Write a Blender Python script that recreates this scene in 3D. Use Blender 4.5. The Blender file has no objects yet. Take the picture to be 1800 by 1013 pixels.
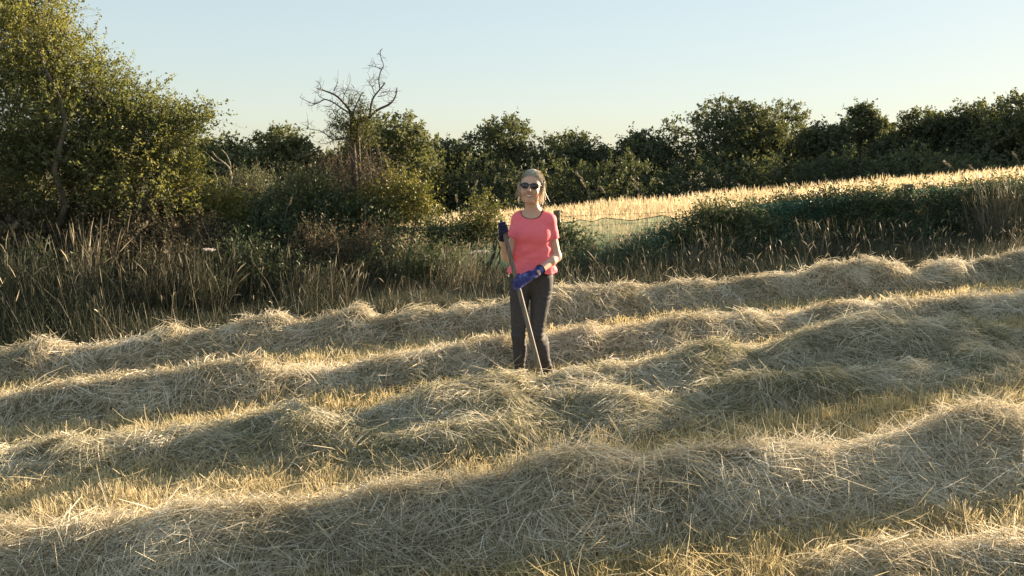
import bpy, math, random
import numpy as np
from mathutils import Vector

R = math.radians
rng = np.random.default_rng(7)
random.seed(7)
sc = bpy.context.scene
col = sc.collection

# ------------------------------------------------------------------ camera, light, exposure
CAMZ, FPX, CX, CY, PITCH = 1.78, 1500.0, 900.0, 506.5, R(8.96)
cam = bpy.data.cameras.new('camera')
cam.sensor_width = 36.0
cam.lens = 30.0
cam.clip_start, cam.clip_end = 0.05, 6000.0
cam_o = bpy.data.objects.new('camera', cam)
col.objects.link(cam_o)
cam_o.location = (0, 0, CAMZ)
cam_o.rotation_euler = (R(90) - PITCH, 0, 0)
sc.camera = cam_o

SUN_AZ, SUN_EL = R(53), R(11.5)          # azimuth measured from +Y (view direction) towards +X
world = bpy.data.worlds.new('World')
sc.world = world
world.use_nodes = True
wn = world.node_tree
wn.nodes.clear()
sky = wn.nodes.new('ShaderNodeTexSky')
sky.sky_type = 'NISHITA'
sky.sun_disc = False
sky.sun_elevation = SUN_EL
sky.sun_rotation = SUN_AZ
sky.air_density = 1.0
sky.dust_density = 0.3
sky.ozone_density = 1.0
bg = wn.nodes.new('ShaderNodeBackground')
bg.inputs['Strength'].default_value = 0.125
wo = wn.nodes.new('ShaderNodeOutputWorld')
sg_ = wn.nodes.new('ShaderNodeGamma')          # evens the sky out the way the photograph's exposure does
sg_.inputs['Gamma'].default_value = 0.26
wn.links.new(sky.outputs[0], sg_.inputs['Color'])
hs_ = wn.nodes.new('ShaderNodeHueSaturation')
hs_.inputs['Saturation'].default_value = 1.45
wn.links.new(sg_.outputs[0], hs_.inputs['Color'])
tn_ = wn.nodes.new('ShaderNodeMix')
tn_.data_type, tn_.blend_type = 'RGBA', 'MULTIPLY'
tn_.inputs[0].default_value = 1.0
tn_.inputs[7].default_value = (0.93, 1.0, 1.03, 1)
wn.links.new(hs_.outputs[0], tn_.inputs[6])
wn.links.new(tn_.outputs[2], bg.inputs['Color'])
wn.links.new(bg.outputs[0], wo.inputs['Surface'])

sun = bpy.data.lights.new('sun', 'SUN')
sun.energy = 5.0
sun.angle = R(0.5)
sun.color = (1.0, 0.79, 0.53)
sun_o = bpy.data.objects.new('sun', sun)
col.objects.link(sun_o)
sd = Vector((math.sin(SUN_AZ) * math.cos(SUN_EL), math.cos(SUN_AZ) * math.cos(SUN_EL), math.sin(SUN_EL)))
sun_o.rotation_euler = sd.to_track_quat('Z', 'Y').to_euler()
sun_o.location = (20, 20, 12)

sc.view_settings.view_transform = 'Standard'
sc.view_settings.look = 'None'
sc.view_settings.exposure = 2.12
sc.view_settings.gamma = 1.0
sc.view_settings.use_curve_mapping = False
sc.render.engine = 'CYCLES'
sc.cycles.max_bounces = 8
sc.cycles.diffuse_bounces = 6
sc.cycles.glossy_bounces = 2
sc.cycles.transmission_bounces = 4
sc.cycles.transparent_max_bounces = 8
sc.cycles.use_denoising = True
sc.cycles.denoiser = 'OPENIMAGEDENOISE'
sc.cycles.sample_clamp_indirect = 6.0

# ------------------------------------------------------------------ pixel rays (photo is 1800 x 1013)
cp, sp_ = math.cos(PITCH), math.sin(PITCH)


def ray(px, py):
    a = (np.asarray(px, float) - CX) / FPX
    b = (CY - np.asarray(py, float)) / FPX
    return np.stack([a, cp + b * sp_, -sp_ + b * cp], -1)


def at(px, py, Y):
    """world point seen at a pixel of the photograph, at distance Y in front of the camera"""
    r = ray(px, py)
    k = np.asarray(Y, float) / r[..., 1]
    return r * k[..., None] + np.array([0, 0, CAMZ])


# ------------------------------------------------------------------ noise
def _hash(ix, iy, iz, seed):
    h = (ix.astype(np.uint32) * np.uint32(374761393) + iy.astype(np.uint32) * np.uint32(668265263)
         + iz.astype(np.uint32) * np.uint32(2147483647 - 58) + np.uint32((seed * 974711 + 1013) & 0xffffffff))
    h = (h ^ (h >> np.uint32(13))) * np.uint32(1274126177)
    h = (h ^ (h >> np.uint32(15))) * np.uint32(2246822519)
    h = h ^ (h >> np.uint32(16))
    return (h & np.uint32(0xffffff)).astype(np.float64) / 0xffffff


def vn(p, seed=0):
    """value noise 0..1 of points (N,3)"""
    p = np.asarray(p, float)
    f = np.floor(p)
    i = f.astype(np.int64)
    u = p - f
    u = u * u * (3 - 2 * u)
    out = 0
    for dx in (0, 1):
        for dy in (0, 1):
            for dz in (0, 1):
                w = (u[:, 0] if dx else 1 - u[:, 0]) * (u[:, 1] if dy else 1 - u[:, 1]) * (u[:, 2] if dz else 1 - u[:, 2])
                out = out + w * _hash(i[:, 0] + dx, i[:, 1] + dy, i[:, 2] + dz, seed)
    return out


def fbm(p, seed=0, oct=3):
    s, a, t = 0, 1.0, 0
    p = np.asarray(p, float)
    for o in range(oct):
        s = s + a * vn(p * (2.03 ** o), seed + o * 17)
        t += a
        a *= 0.5
    return s / t


def n2(x, y, f, seed=0, oct=2):
    x = np.asarray(x, float)
    sh = x.shape
    P = np.stack([x.ravel() * f, np.broadcast_to(y, sh).ravel() * f, np.full(x.size, 0.37)], -1)
    return fbm(P, seed, oct).reshape(sh) - 0.5


def smooth(t):
    t = np.clip(t, 0, 1)
    return t * t * (3 - 2 * t)


def norm(v):
    return v / np.maximum(np.linalg.norm(v, axis=-1, keepdims=True), 1e-9)


# ------------------------------------------------------------------ ground height
def g(x, y):
    x = np.asarray(x, float)
    y = np.asarray(y, float)
    t = smooth((y - 9) / 11)
    xs = 22 * np.tanh(x / 22)
    a = (0.045 * (1 - t) + 0.09 * t) * xs - 0.28 * t
    u = smooth((y - 20.5) / 36)
    b = 0.03 * 60 * np.tanh(x / 60) - 2.0
    return a * (1 - u) + b * u


def ground_hit(px, py):
    px = np.asarray(px, float)
    py = np.asarray(py, float)
    r = ray(px, py)
    lo = np.full(px.shape, 1.0)
    hi = np.full(px.shape, 40.0)
    for _ in range(50):
        m = (lo + hi) / 2
        p = r * (m / r[..., 1])[..., None]
        above = p[..., 2] + CAMZ > g(p[..., 0], p[..., 1])
        lo = np.where(above, m, lo)
        hi = np.where(above, hi, m)
    p = r * (lo / r[..., 1])[..., None]
    p[..., 2] += CAMZ
    return p


# ------------------------------------------------------------------ object helpers
def tag(o, label=None, cat=None, group=None, kind=None):
    if label: o['label'] = label
    if cat: o['category'] = cat
    if group: o['group'] = group
    if kind: o['kind'] = kind
    return o


def empty(name, loc, label=None, cat=None, group=None):
    o = bpy.data.objects.new(name, None)
    o.empty_display_size = 0.2
    o.location = [float(c) for c in loc]
    col.objects.link(o)
    return tag(o, label, cat, group)


class MB:
    """collects quads and triangles into one mesh object"""

    def __init__(self):
        self.v, self.q, self.t, self.a, self.n = [], [], [], [], 0

    def add(self, v, quads=None, tris=None, tint=None):
        v = np.asarray(v, float).reshape(-1, 3)
        if quads is not None and len(quads): self.q.append(np.asarray(quads, np.int64).reshape(-1, 4) + self.n)
        if tris is not None and len(tris): self.t.append(np.asarray(tris, np.int64).reshape(-1, 3) + self.n)
        self.v.append(v)
        if tint is None: tint = 0.5
        self.a.append(np.broadcast_to(np.asarray(tint, float), (len(v),)))
        self.n += len(v)
        return self

    def build(self, name, mat, parent=None, smooth_=False, kind=None):
        v = np.concatenate(self.v)
        if parent is not None:
            v = v - np.array(parent_origin(parent))
        q = np.concatenate(self.q) if self.q else np.zeros((0, 4), np.int64)
        t = np.concatenate(self.t) if self.t else np.zeros((0, 3), np.int64)
        me = bpy.data.meshes.new(name)
        me.vertices.add(len(v))
        me.vertices.foreach_set('co', v.astype(np.float32).ravel())
        loops = np.concatenate([q.ravel(), t.ravel()]).astype(np.int32)
        me.loops.add(len(loops))
        me.loops.foreach_set('vertex_index', loops)
        me.polygons.add(len(q) + len(t))
        st = np.concatenate([np.arange(len(q)) * 4, len(q) * 4 + np.arange(len(t)) * 3]).astype(np.int32)
        me.polygons.foreach_set('loop_start', st)
        at_ = me.attributes.new('tint', 'FLOAT', 'POINT')
        at_.data.foreach_set('value', np.concatenate(self.a).astype(np.float32))
        me.update(calc_edges=True)
        me.validate()
        me.polygons.foreach_set('use_smooth', np.full(len(me.polygons), bool(smooth_)))
        me.materials.append(mat)
        o = bpy.data.objects.new(name, me)
        col.objects.link(o)
        if parent is not None:
            o.parent = parent
        if kind: o['kind'] = kind
        return o


def parent_origin(p):
    w = np.zeros(3)
    while p is not None:
        w = w + np.array(p.location)
        p = p.parent
    return w


def ribbons(mb, P, D, L, W, B=None, nseg=2, tint=0.5, taper=(1, 1), side=None):
    """thin bent strips: stalks and blades. P start, D direction, L length, W width, B end offset (bend)"""
    N = len(P)
    t = np.linspace(0, 1, nseg + 1)
    L = np.broadcast_to(np.asarray(L, float), (N,))
    W = np.broadcast_to(np.asarray(W, float), (N,))
    pos = P[:, None, :] + D[:, None, :] * (L[:, None] * t[None])[..., None]
    if B is not None:
        pos = pos + B[:, None, :] * (t ** 2)[None, :, None]
    if side is None:
        side = norm(np.cross(D, rng.normal(size=(N, 3))))
    tw = np.interp(t, np.linspace(0, 1, len(taper)), taper)
    off = side[:, None, :] * (W[:, None] * 0.5 * tw[None])[..., None]
    v = np.stack([pos - off, pos + off], 2).reshape(N, (nseg + 1) * 2, 3)
    base = np.arange(N)[:, None] * ((nseg + 1) * 2)
    qs = [np.stack([base[:, 0] + 2 * s, base[:, 0] + 2 * s + 1, base[:, 0] + 2 * s + 3, base[:, 0] + 2 * s + 2], -1) for s in range(nseg)]
    mb.add(v, quads=np.concatenate(qs), tint=np.repeat(np.broadcast_to(tint, (N,)), (nseg + 1) * 2))


def leaves(mb, P, D, Nn, L, W, tint, tri=False):
    """folded leaf blades, one non-planar quad each, or one triangle when far away"""
    N = len(P)
    S = norm(np.cross(D, Nn))
    Nn = norm(np.cross(S, D))
    L = np.broadcast_to(np.asarray(L, float), (N,))[:, None]
    W = np.broadcast_to(np.asarray(W, float), (N,))[:, None]
    mid = P + D * L * 0.45
    a = P
    b = mid + S * W * 0.5 + Nn * W * 0.18
    c = P + D * L - Nn * L * 0.08
    d = mid - S * W * 0.5 + Nn * W * 0.18
    if tri:
        v = np.stack([b, c, a - S * W * 0.5], 1)
        mb.add(v, tris=np.arange(N)[:, None] * 3 + np.arange(3)[None], tint=np.repeat(np.broadcast_to(tint, (N,)), 3))
        return
    v = np.stack([a, b, c, d], 1)
    q = np.arange(N)[:, None] * 4 + np.arange(4)[None]
    mb.add(v, quads=q, tint=np.repeat(np.broadcast_to(tint, (N,)), 4))


def tube(mb, pts, rad, n=7, tint=0.5, cap=True):
    pts = np.asarray(pts, float)
    K = len(pts)
    rad = np.broadcast_to(np.asarray(rad, float), (K,))
    T = norm(np.gradient(pts, axis=0))
    ref = np.array([0.31, 0.9, 0.2])
    vs = []
    for i in range(K):
        s = np.cross(T[i], ref)
        s /= max(np.linalg.norm(s), 1e-6)
        u = np.cross(s, T[i])
        an = np.arange(n) * 2 * math.pi / n
        vs.append(pts[i] + rad[i] * (np.cos(an)[:, None] * s + np.sin(an)[:, None] * u))
    v = np.concatenate(vs)
    q = []
    for i in range(K - 1):
        for j in range(n):
            q.append((i * n + j, i * n + (j + 1) % n, (i + 1) * n + (j + 1) % n, (i + 1) * n + j))
    t = []
    if cap:
        v = np.concatenate([v, pts[:1], pts[-1:]])
        for j in range(n):
            t.append((K * n, (j + 1) % n, j))
            t.append((K * n + 1, (K - 1) * n + j, (K - 1) * n + (j + 1) % n))
    mb.add(v, quads=q, tris=t, tint=tint)


def spline(pts, per=6):
    pts = np.asarray(pts, float)
    K = len(pts)
    if K < 3: return np.linspace(pts[0], pts[-1], per + 1)
    ext = np.concatenate([[2 * pts[0] - pts[1]], pts, [2 * pts[-1] - pts[-2]]])
    out = []
    for i in range(1, K):
        p0, p1, p2, p3 = ext[i - 1], ext[i], ext[i + 1], ext[i + 2]
        for s in range(per):
            t = s / per
            out.append(0.5 * ((2 * p1) + (-p0 + p2) * t + (2 * p0 - 5 * p1 + 4 * p2 - p3) * t ** 2 + (-p0 + 3 * p1 - 3 * p2 + p3) * t ** 3))
    out.append(pts[-1])
    return np.array(out)


# ------------------------------------------------------------------ materials
def plant_mat(name, stops, trans=0.3, rough=0.6, spec=0.25, tcol=None):
    """colour from the per-piece tint attribute, thin enough to let light through"""
    m = bpy.data.materials.new(name)
    m.use_nodes = True
    nt = m.node_tree
    nt.nodes.clear()
    a = nt.nodes.new('ShaderNodeAttribute')
    a.attribute_name = 'tint'
    r = nt.nodes.new('ShaderNodeValToRGB')
    el = r.color_ramp.elements
    while len(el) > 1: el.remove(el[-1])
    el[0].position, el[0].color = stops[0][0], (*stops[0][1], 1)
    for p, c in stops[1:]:
        e = el.new(p)
        e.color = (*c, 1)
    nt.links.new(a.outputs['Fac'], r.inputs[0])
    p = nt.nodes.new('ShaderNodeBsdfPrincipled')
    p.inputs['Roughness'].default_value = rough
    p.inputs['Specular IOR Level'].default_value = spec
    nt.links.new(r.outputs[0], p.inputs['Base Color'])
    out = nt.nodes.new('ShaderNodeOutputMaterial')
    tr = nt.nodes.new('ShaderNodeBsdfTranslucent')
    if tcol:
        mx = nt.nodes.new('ShaderNodeMix')
        mx.data_type = 'RGBA'
        mx.blend_type = 'MULTIPLY'
        mx.inputs[0].default_value = 1
        nt.links.new(r.outputs[0], mx.inputs[6])
        mx.inputs[7].default_value = (*tcol, 1)
        nt.links.new(mx.outputs[2], tr.inputs[0])
    else:
        nt.links.new(r.outputs[0], tr.inputs[0])
    ms = nt.nodes.new('ShaderNodeMixShader')
    ms.inputs[0].default_value = trans
    nt.links.new(p.outputs[0], ms.inputs[1])
    nt.links.new(tr.outputs[0], ms.inputs[2])
    nt.links.new(ms.outputs[0], out.inputs[0])
    return m


def noisy_mat(name, c1, c2, scale=8.0, rough=0.8, spec=0.2, bump=0.0, stretch=(1, 1, 1), detail=5, c3=None, metal=0.0, sheen=0.0):
    m = bpy.data.materials.new(name)
    m.use_nodes = True
    nt = m.node_tree
    p = nt.nodes['Principled BSDF']
    tc = nt.nodes.new('ShaderNodeTexCoord')
    mp = nt.nodes.new('ShaderNodeMapping')
    mp.inputs['Scale'].default_value = stretch
    nt.links.new(tc.outputs['Object'], mp.inputs[0])
    nz = nt.nodes.new('ShaderNodeTexNoise')
    nz.inputs['Scale'].default_value = scale
    nz.inputs['Detail'].default_value = detail
    nt.links.new(mp.outputs[0], nz.inputs['Vector'])
    r = nt.nodes.new('ShaderNodeValToRGB')
    el = r.color_ramp.elements
    el[0].position, el[0].color = 0.3, (*c1, 1)
    el[1].position, el[1].color = 0.7, (*c2, 1)
    if c3:
        e = el.new(0.5)
        e.color = (*c3, 1)
    nt.links.new(nz.outputs['Fac'], r.inputs[0])
    nt.links.new(r.outputs[0], p.inputs['Base Color'])
    p.inputs['Roughness'].default_value = rough
    p.inputs['Specular IOR Level'].default_value = spec
    p.inputs['Metallic'].default_value = metal
    if sheen: p.inputs['Sheen Weight'].default_value = sheen
    if bump:
        b = nt.nodes.new('ShaderNodeBump')
        b.inputs['Strength'].default_value = bump
        b.inputs['Distance'].default_value = 0.01
        nt.links.new(nz.outputs['Fac'], b.inputs['Height'])
        nt.links.new(b.outputs[0], p.inputs['Normal'])
    return m


M = {}
M['soil'] = noisy_mat('field_soil', (0.10, 0.085, 0.045), (0.24, 0.20, 0.10), 9, bump=0.5, c3=(0.16, 0.14, 0.06), detail=8)
HAY = [(0.0, (0.19, 0.165, 0.105)), (0.3, (0.48, 0.415, 0.285)), (0.6, (0.65, 0.57, 0.42)), (0.85, (0.75, 0.68, 0.53)), (1.0, (0.83, 0.78, 0.66))]
M['hay'] = plant_mat('dry_hay', HAY, 0.32, 0.7, 0.12)
M['hay_green'] = plant_mat('fresh_hay', [(0.0, (0.17, 0.18, 0.085)), (0.3, (0.38, 0.345, 0.23)), (0.6, (0.56, 0.50, 0.36)), (0.9, (0.70, 0.63, 0.49)), (1.0, (0.79, 0.74, 0.61))], 0.32, 0.7, 0.12)
M['hay_mat'] = noisy_mat('packed_hay_shaded', (0.075, 0.062, 0.036), (0.26, 0.22, 0.135), 26, bump=0.8, c3=(0.19, 0.165, 0.10), detail=9)  # inner shade between the stalks is put into this dark base colour
M['stubble'] = plant_mat('mown_stubble', [(0.0, (0.26, 0.25, 0.10)), (0.35, (0.45, 0.37, 0.18)), (0.7, (0.60, 0.49, 0.27)), (1.0, (0.74, 0.64, 0.42))], 0.35, 0.6, 0.2)
M['verge'] = plant_mat('rank_grass', [(0.0, (0.03, 0.037, 0.022)), (0.4, (0.07, 0.072, 0.043)), (0.7, (0.155, 0.13, 0.085)), (1.0, (0.44, 0.38, 0.27))], 0.18, 0.6, 0.2)
M['meadow'] = plant_mat('ripe_meadow', [(0.0, (0.46, 0.34, 0.17)), (0.5, (0.64, 0.51, 0.31)), (1.0, (0.75, 0.63, 0.43))], 0.45, 0.6, 0.2)
LEAF = [(0.0, (0.085, 0.10, 0.05)), (0.45, (0.16, 0.175, 0.075)), (0.8, (0.225, 0.225, 0.09)), (1.0, (0.31, 0.275, 0.12))]
M['leaf_near'] = plant_mat('hawthorn_leaf', LEAF, 0.5, 0.5, 0.3, (1.3, 1.25, 0.6))
M['leaf_far'] = plant_mat('tree_leaf', [(0.0, (0.06, 0.07, 0.044)), (0.5, (0.10, 0.112, 0.064)), (1.0, (0.16, 0.165, 0.09))], 0.3, 0.65, 0.15, (1.2, 1.2, 0.6))
M['leaf_far_lit'] = plant_mat('sunlit_tree_leaf', [(0.0, (0.06, 0.07, 0.04)), (0.5, (0.115, 0.125, 0.065)), (1.0, (0.18, 0.185, 0.10))], 0.42, 0.65, 0.15, (1.15, 1.15, 0.7))  # paler copy of the far leaf, sunlight on the left trees in its colour
M['leaf_grey'] = plant_mat('willow_leaf', [(0.0, (0.07, 0.085, 0.04)), (0.5, (0.13, 0.14, 0.07)), (1.0, (0.22, 0.21, 0.11))], 0.35, 0.5, 0.3)
M['leaf_bramble'] = plant_mat('bramble_leaf', [(0.0, (0.04, 0.06, 0.028)), (0.5, (0.08, 0.105, 0.045)), (0.85, (0.145, 0.16, 0.06)), (1.0, (0.24, 0.20, 0.09))], 0.3, 0.5, 0.25)
M['leaf_brown'] = plant_mat('withered_leaf', [(0.0, (0.045, 0.045, 0.026)), (0.5, (0.10, 0.083, 0.048)), (1.0, (0.19, 0.145, 0.085))], 0.25, 0.7, 0.2)
M['leaf_lime'] = plant_mat('yellow_green_leaf', [(0.0, (0.06, 0.075, 0.015)), (0.5, (0.15, 0.15, 0.03)), (1.0, (0.28, 0.24, 0.06))], 0.4, 0.45, 0.35)
M['bark'] = noisy_mat('bark', (0.05, 0.04, 0.028), (0.15, 0.12, 0.085), 30, bump=0.6, stretch=(1, 1, 0.25))
M['deadwood'] = noisy_mat('dead_wood', (0.06, 0.046, 0.034), (0.15, 0.12, 0.088), 24, bump=0.5, stretch=(1, 1, 0.3))
M['bleached'] = noisy_mat('bleached_wood', (0.26, 0.22, 0.16), (0.42, 0.37, 0.29), 24, bump=0.3)
M['post'] = noisy_mat('weathered_post', (0.12, 0.085, 0.055), (0.27, 0.20, 0.13), 14, bump=0.6, stretch=(6, 6, 0.7))
M['wire'] = noisy_mat('rusty_wire', (0.16, 0.11, 0.09), (0.30, 0.24, 0.20), 40, rough=0.5, metal=0.6)
M['flower'] = plant_mat('pale_flower', [(0.0, (0.45, 0.33, 0.33)), (0.5, (0.6, 0.5, 0.5)), (1.0, (0.78, 0.76, 0.70))], 0.3, 0.7, 0.1)


def net_mat():
    m = bpy.data.materials.new('green_netting')
    m.use_nodes = True
    nt = m.node_tree
    nt.nodes.clear()
    tc = nt.nodes.new('ShaderNodeTexCoord')
    nz = nt.nodes.new('ShaderNodeTexNoise')
    nz.inputs['Scale'].default_value = 2.2
    nz.inputs['Detail'].default_value = 6
    nt.links.new(tc.outputs['Object'], nz.inputs['Vector'])
    r = nt.nodes.new('ShaderNodeValToRGB')
    r.color_ramp.elements[0].position, r.color_ramp.elements[0].color = 0.3, (0.05, 0.15, 0.115, 1)
    r.color_ramp.elements[1].position, r.color_ramp.elements[1].color = 0.75, (0.14, 0.29, 0.21, 1)
    nt.links.new(nz.outputs['Fac'], r.inputs[0])
    d = nt.nodes.new('ShaderNodeBsdfDiffuse')
    t = nt.nodes.new('ShaderNodeBsdfTranslucent')
    nt.links.new(r.outputs[0], d.inputs[0])
    nt.links.new(r.outputs[0], t.inputs[0])
    a = nt.nodes.new('ShaderNodeMixShader')
    a.inputs[0].default_value = 0.5
    nt.links.new(d.outputs[0], a.inputs[1])
    nt.links.new(t.outputs[0], a.inputs[2])
    tr = nt.nodes.new('ShaderNodeBsdfTransparent')
    b = nt.nodes.new('ShaderNodeMixShader')
    b.inputs[0].default_value = 0.52
    nt.links.new(tr.outputs[0], b.inputs[1])
    nt.links.new(a.outputs[0], b.inputs[2])
    o = nt.nodes.new('ShaderNodeOutputMaterial')
    nt.links.new(b.outputs[0], o.inputs[0])
    return m


M['net'] = net_mat()

# ------------------------------------------------------------------ ground
def axis(lo, hi, dense_lo, dense_hi, step):
    a = list(np.arange(dense_lo, dense_hi, step))
    x, s = dense_hi, step
    while x < hi:
        a.append(x)
        s *= 1.25
        x += s
    a.append(hi)
    x, s = dense_lo, step
    while x > lo:
        s *= 1.25
        x -= s
        a.insert(0, max(x, lo))
    return np.unique(np.array(a))


gx = axis(-2500, 2500, -11, 14, 0.2)
gy = axis(-400, 3500, 1.5, 26, 0.2)
GX, GY = np.meshgrid(gx, gy, indexing='ij')
GZ = g(GX, GY) + (n2(GX, GY, 2.5, 3) * 0.03 + n2(GX, GY, 9, 4) * 0.018) * (GY < 40)
idx = np.arange(GX.size).reshape(GX.shape)
Q = np.stack([idx[:-1, :-1], idx[1:, :-1], idx[1:, 1:], idx[:-1, 1:]], -1).reshape(-1, 4)
ground = MB().add(np.stack([GX, GY, GZ], -1), quads=Q).build('ground', M['soil'], smooth_=True)
tag(ground, 'mown hay field floor of pale dry soil and thatch, rising gently to the right', kind='structure')

# ------------------------------------------------------------------ fence line
def fence_y(x):
    return 14.0 + 0.15 * (np.asarray(x, float) - 0.8)


# ------------------------------------------------------------------ windrows of hay
mound_fields = []      # for stubble masking: (center pts, half width)


def windrow(name, label, toe, crest, w, n, mat, seed, Lr=(0.07, 0.27), Wd=0.0036, bumps=(), px_range=(-260, 2060), nseg=2, lumps=0.065, cat='windrow', group='rows of cut hay', front=1.35, back=0.42):
    pxs = np.linspace(px_range[0], px_range[1], 260)
    tx, ty = zip(*toe)
    cx_, cy_ = zip(*crest)

    def ex(x, X, Y):
        X = np.array(X, float); Y = np.array(Y, float)
        y = np.interp(x, X, Y)
        y = np.where(x < X[0], Y[0] + (x - X[0]) * (Y[min(2, len(Y) - 1)] - Y[0]) / (X[min(2, len(Y) - 1)] - X[0]), y)
        y = np.where(x > X[-1], Y[-1] + (x - X[-1]) * (Y[-1] - Y[-3 if len(Y) > 2 else 0]) / (X[-1] - X[-3 if len(Y) > 2 else 0]), y)
        return y
    ty_ = ex(pxs, tx, ty)
    k = np.hanning(41); k /= k.sum()
    ty_ = np.convolve(np.pad(ty_, 20, mode='reflect', reflect_type='odd'), k, 'valid')
    T = ground_hit(pxs, ty_)
    Yc = T[:, 1] + w * 1.02
    cyy = ex(pxs, cx_, cy_)
    C = at(pxs, cyy, Yc)
    h = np.clip(C[:, 2] - g(C[:, 0], C[:, 1]), 0.11, 0.75)
    # resample along the length
    seg = np.r_[0, np.cumsum(np.hypot(np.diff(C[:, 0]), np.diff(C[:, 1])))]
    S = np.arange(0, seg[-1], 0.045)
    X = np.interp(S, seg, C[:, 0]); Y = np.interp(S, seg, C[:, 1]); H = np.interp(S, seg, h)
    tdir = norm(np.stack([np.gradient(X), np.gradient(Y)], -1))
    kk = np.hanning(31); kk /= kk.sum()
    tdir = norm(np.stack([np.convolve(np.pad(tdir[:, i], 15, mode='edge'), kk, 'valid') for i in (0, 1)], -1))
    nd = np.stack([-tdir[:, 1], tdir[:, 0]], -1)              # points away from the camera
    tt = np.concatenate([np.linspace(-front, 0, 30), np.linspace(0, back * 1.15, 16)[1:]])
    wl = w * (1 + 0.35 * n2(S, S * 0 + seed, 0.9, seed + 5))
    PX = X[:, None] + nd[:, 0:1] * tt[None] * wl[:, None]
    PY = Y[:, None] + nd[:, 1:2] * tt[None] * wl[:, None]
    prof = np.clip(1 - np.abs(np.where(tt < 0, tt, tt / back)) ** np.where(tt < 0, 1.5, 1.9), 0, 1) ** 1.1
    big = n2(PX, PY, 2.2, seed) * lumps * 2.0
    mid = n2(PX, PY, 6, seed + 1) * lumps * 1.5
    fine = n2(PX, PY, 17, seed + 2) * 0.05
    edge = np.clip(prof * 4, 0, 1)
    hz = H[:, None] * prof[None] * 0.94 + (big + mid) * edge[None] * np.clip(prof * 1.5, 0.25, 1)[None] + fine * edge[None]
    for bx_, by_, s1, hh in bumps:
        b = ground_hit(np.array([bx_], float), np.array([by_], float))[0]
        hz = hz + hh * np.exp(-(((PX - b[0]) / s1) ** 2 + ((PY - b[1]) / (s1 * 0.8)) ** 2) / 2) * (0.8 + 0.8 * (n2(PX, PY, 4, seed + 9) + .25))
    hz = np.maximum(hz, -0.03)
    ends = np.minimum(1, np.minimum(np.arange(len(S)), np.arange(len(S))[::-1]) / 10)
    PZ = g(PX, PY) + hz * ends[:, None] - 0.01 - 0.08 * (1 - np.clip(hz * ends[:, None] / 0.03, 0, 1))
    PZ[:, 0] -= 0.06; PZ[:, -1] -= 0.06
    ii = np.arange(PX.size).reshape(PX.shape)
    quads = np.stack([ii[:-1, :-1], ii[1:, :-1], ii[1:, 1:], ii[:-1, 1:]], -1).reshape(-1, 4)
    mid_i = len(S) // 2
    org = (X[mid_i], Y[mid_i], float(g(X[mid_i], Y[mid_i])))
    root = empty(name, org, label, cat, group)
    grid = np.stack([PX, PY, PZ], -1)
    MB().add(grid, quads=quads).build('packed_hay_shaded', M['hay_mat'], root, True)
    # stalks lying on the surface
    du = np.gradient(grid, axis=0); dv = np.gradient(grid, axis=1)
    NN = norm(np.cross(du, dv))
    NN = np.where(NN[..., 2:3] < 0, -NN, NN)
    # keep to what lies near the frame
    fi = rng.uniform(1, len(S) - 2, n); fj = rng.uniform(0, len(tt) - 1.001, n)
    # most stalks belong to matted locks that share a direction
    ncl = n // 38
    own = np.where(rng.random(n) < 0.62, rng.integers(0, ncl, n), -1)
    c_i, c_j = rng.uniform(1, len(S) - 2, ncl), rng.uniform(0, len(tt) - 1.001, ncl)
    c_a, c_l, c_h, c_t = rng.uniform(0, 6.28, ncl), rng.normal(0.05, 0.16, ncl), np.abs(rng.normal(0, 0.022, ncl)), rng.normal(-0.02, 0.2, ncl)
    inl = own >= 0
    sp_w = Lr[1] * 0.22
    fi = np.clip(np.where(inl, c_i[own] + rng.normal(0, sp_w / 0.045, n), fi), 1, len(S) - 2)
    fj = np.clip(np.where(inl, c_j[own] + rng.normal(0, sp_w / (front * w / 30), n), fj), 0, len(tt) - 1.001)
    i0 = fi.astype(int); j0 = fj.astype(int); a = (fi - i0)[:, None]; b = (fj - j0)[:, None]

    def lerp(G):
        return (G[i0, j0] * (1 - a) + G[i0 + 1, j0] * a) * (1 - b) + (G[i0, j0 + 1] * (1 - a) + G[i0 + 1, j0 + 1] * a) * b
    P = lerp(grid); N_ = norm(lerp(NN))
    covered = lerp(hz[..., None])[:, 0]
    keep = (covered > 0.012) | (rng.random(n) < 0.05)
    keep &= (fj < 31) | (rng.random(n) < 0.6)
    P, N_, i0, covered, own, inl = P[keep], N_[keep], i0[keep], covered[keep], own[keep], inl[keep]
    m = len(P)
    td = np.concatenate([tdir[i0], np.zeros((m, 1))], -1)
    e1 = norm(td - N_ * (td * N_).sum(-1, keepdims=True)); e2 = np.cross(N_, e1)
    ang = fbm(P * np.array([2.6, 2.6, 2.6]), seed + 20, 2) * 9 + rng.normal(0, 0.75, m)
    lift = np.where(rng.random(m) < 0.07, rng.normal(0.45, 0.3, m), rng.normal(0.03, 0.17, m))
    ang = np.where(inl, c_a[own] + rng.normal(0, 0.27, m), ang)
    lift = np.where(inl, c_l[own] + rng.normal(0, 0.1, m), lift)
    D = e1 * np.cos(ang)[:, None] + e2 * np.sin(ang)[:, None]
    D = norm(D + N_ * lift[:, None])
    L = rng.uniform(Lr[0], Lr[1], m) * rng.uniform(0.6, 1.1, m)
    Wv = Wd * rng.uniform(0.55, 1.5, m)
    B = -N_ * (L * rng.uniform(0.0, 0.42, m))[:, None] + rng.normal(0, 0.17, (m, 3)) * L[:, None]
    P = P + N_ * (rng.beta(1.2, 2.2, m) * 0.05 - 0.006 + np.where(inl, c_h[own], 0))[:, None] - D * (L * np.where(lift > 0.3, 0.12, 0.48))[:, None] - B * 0.25
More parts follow.
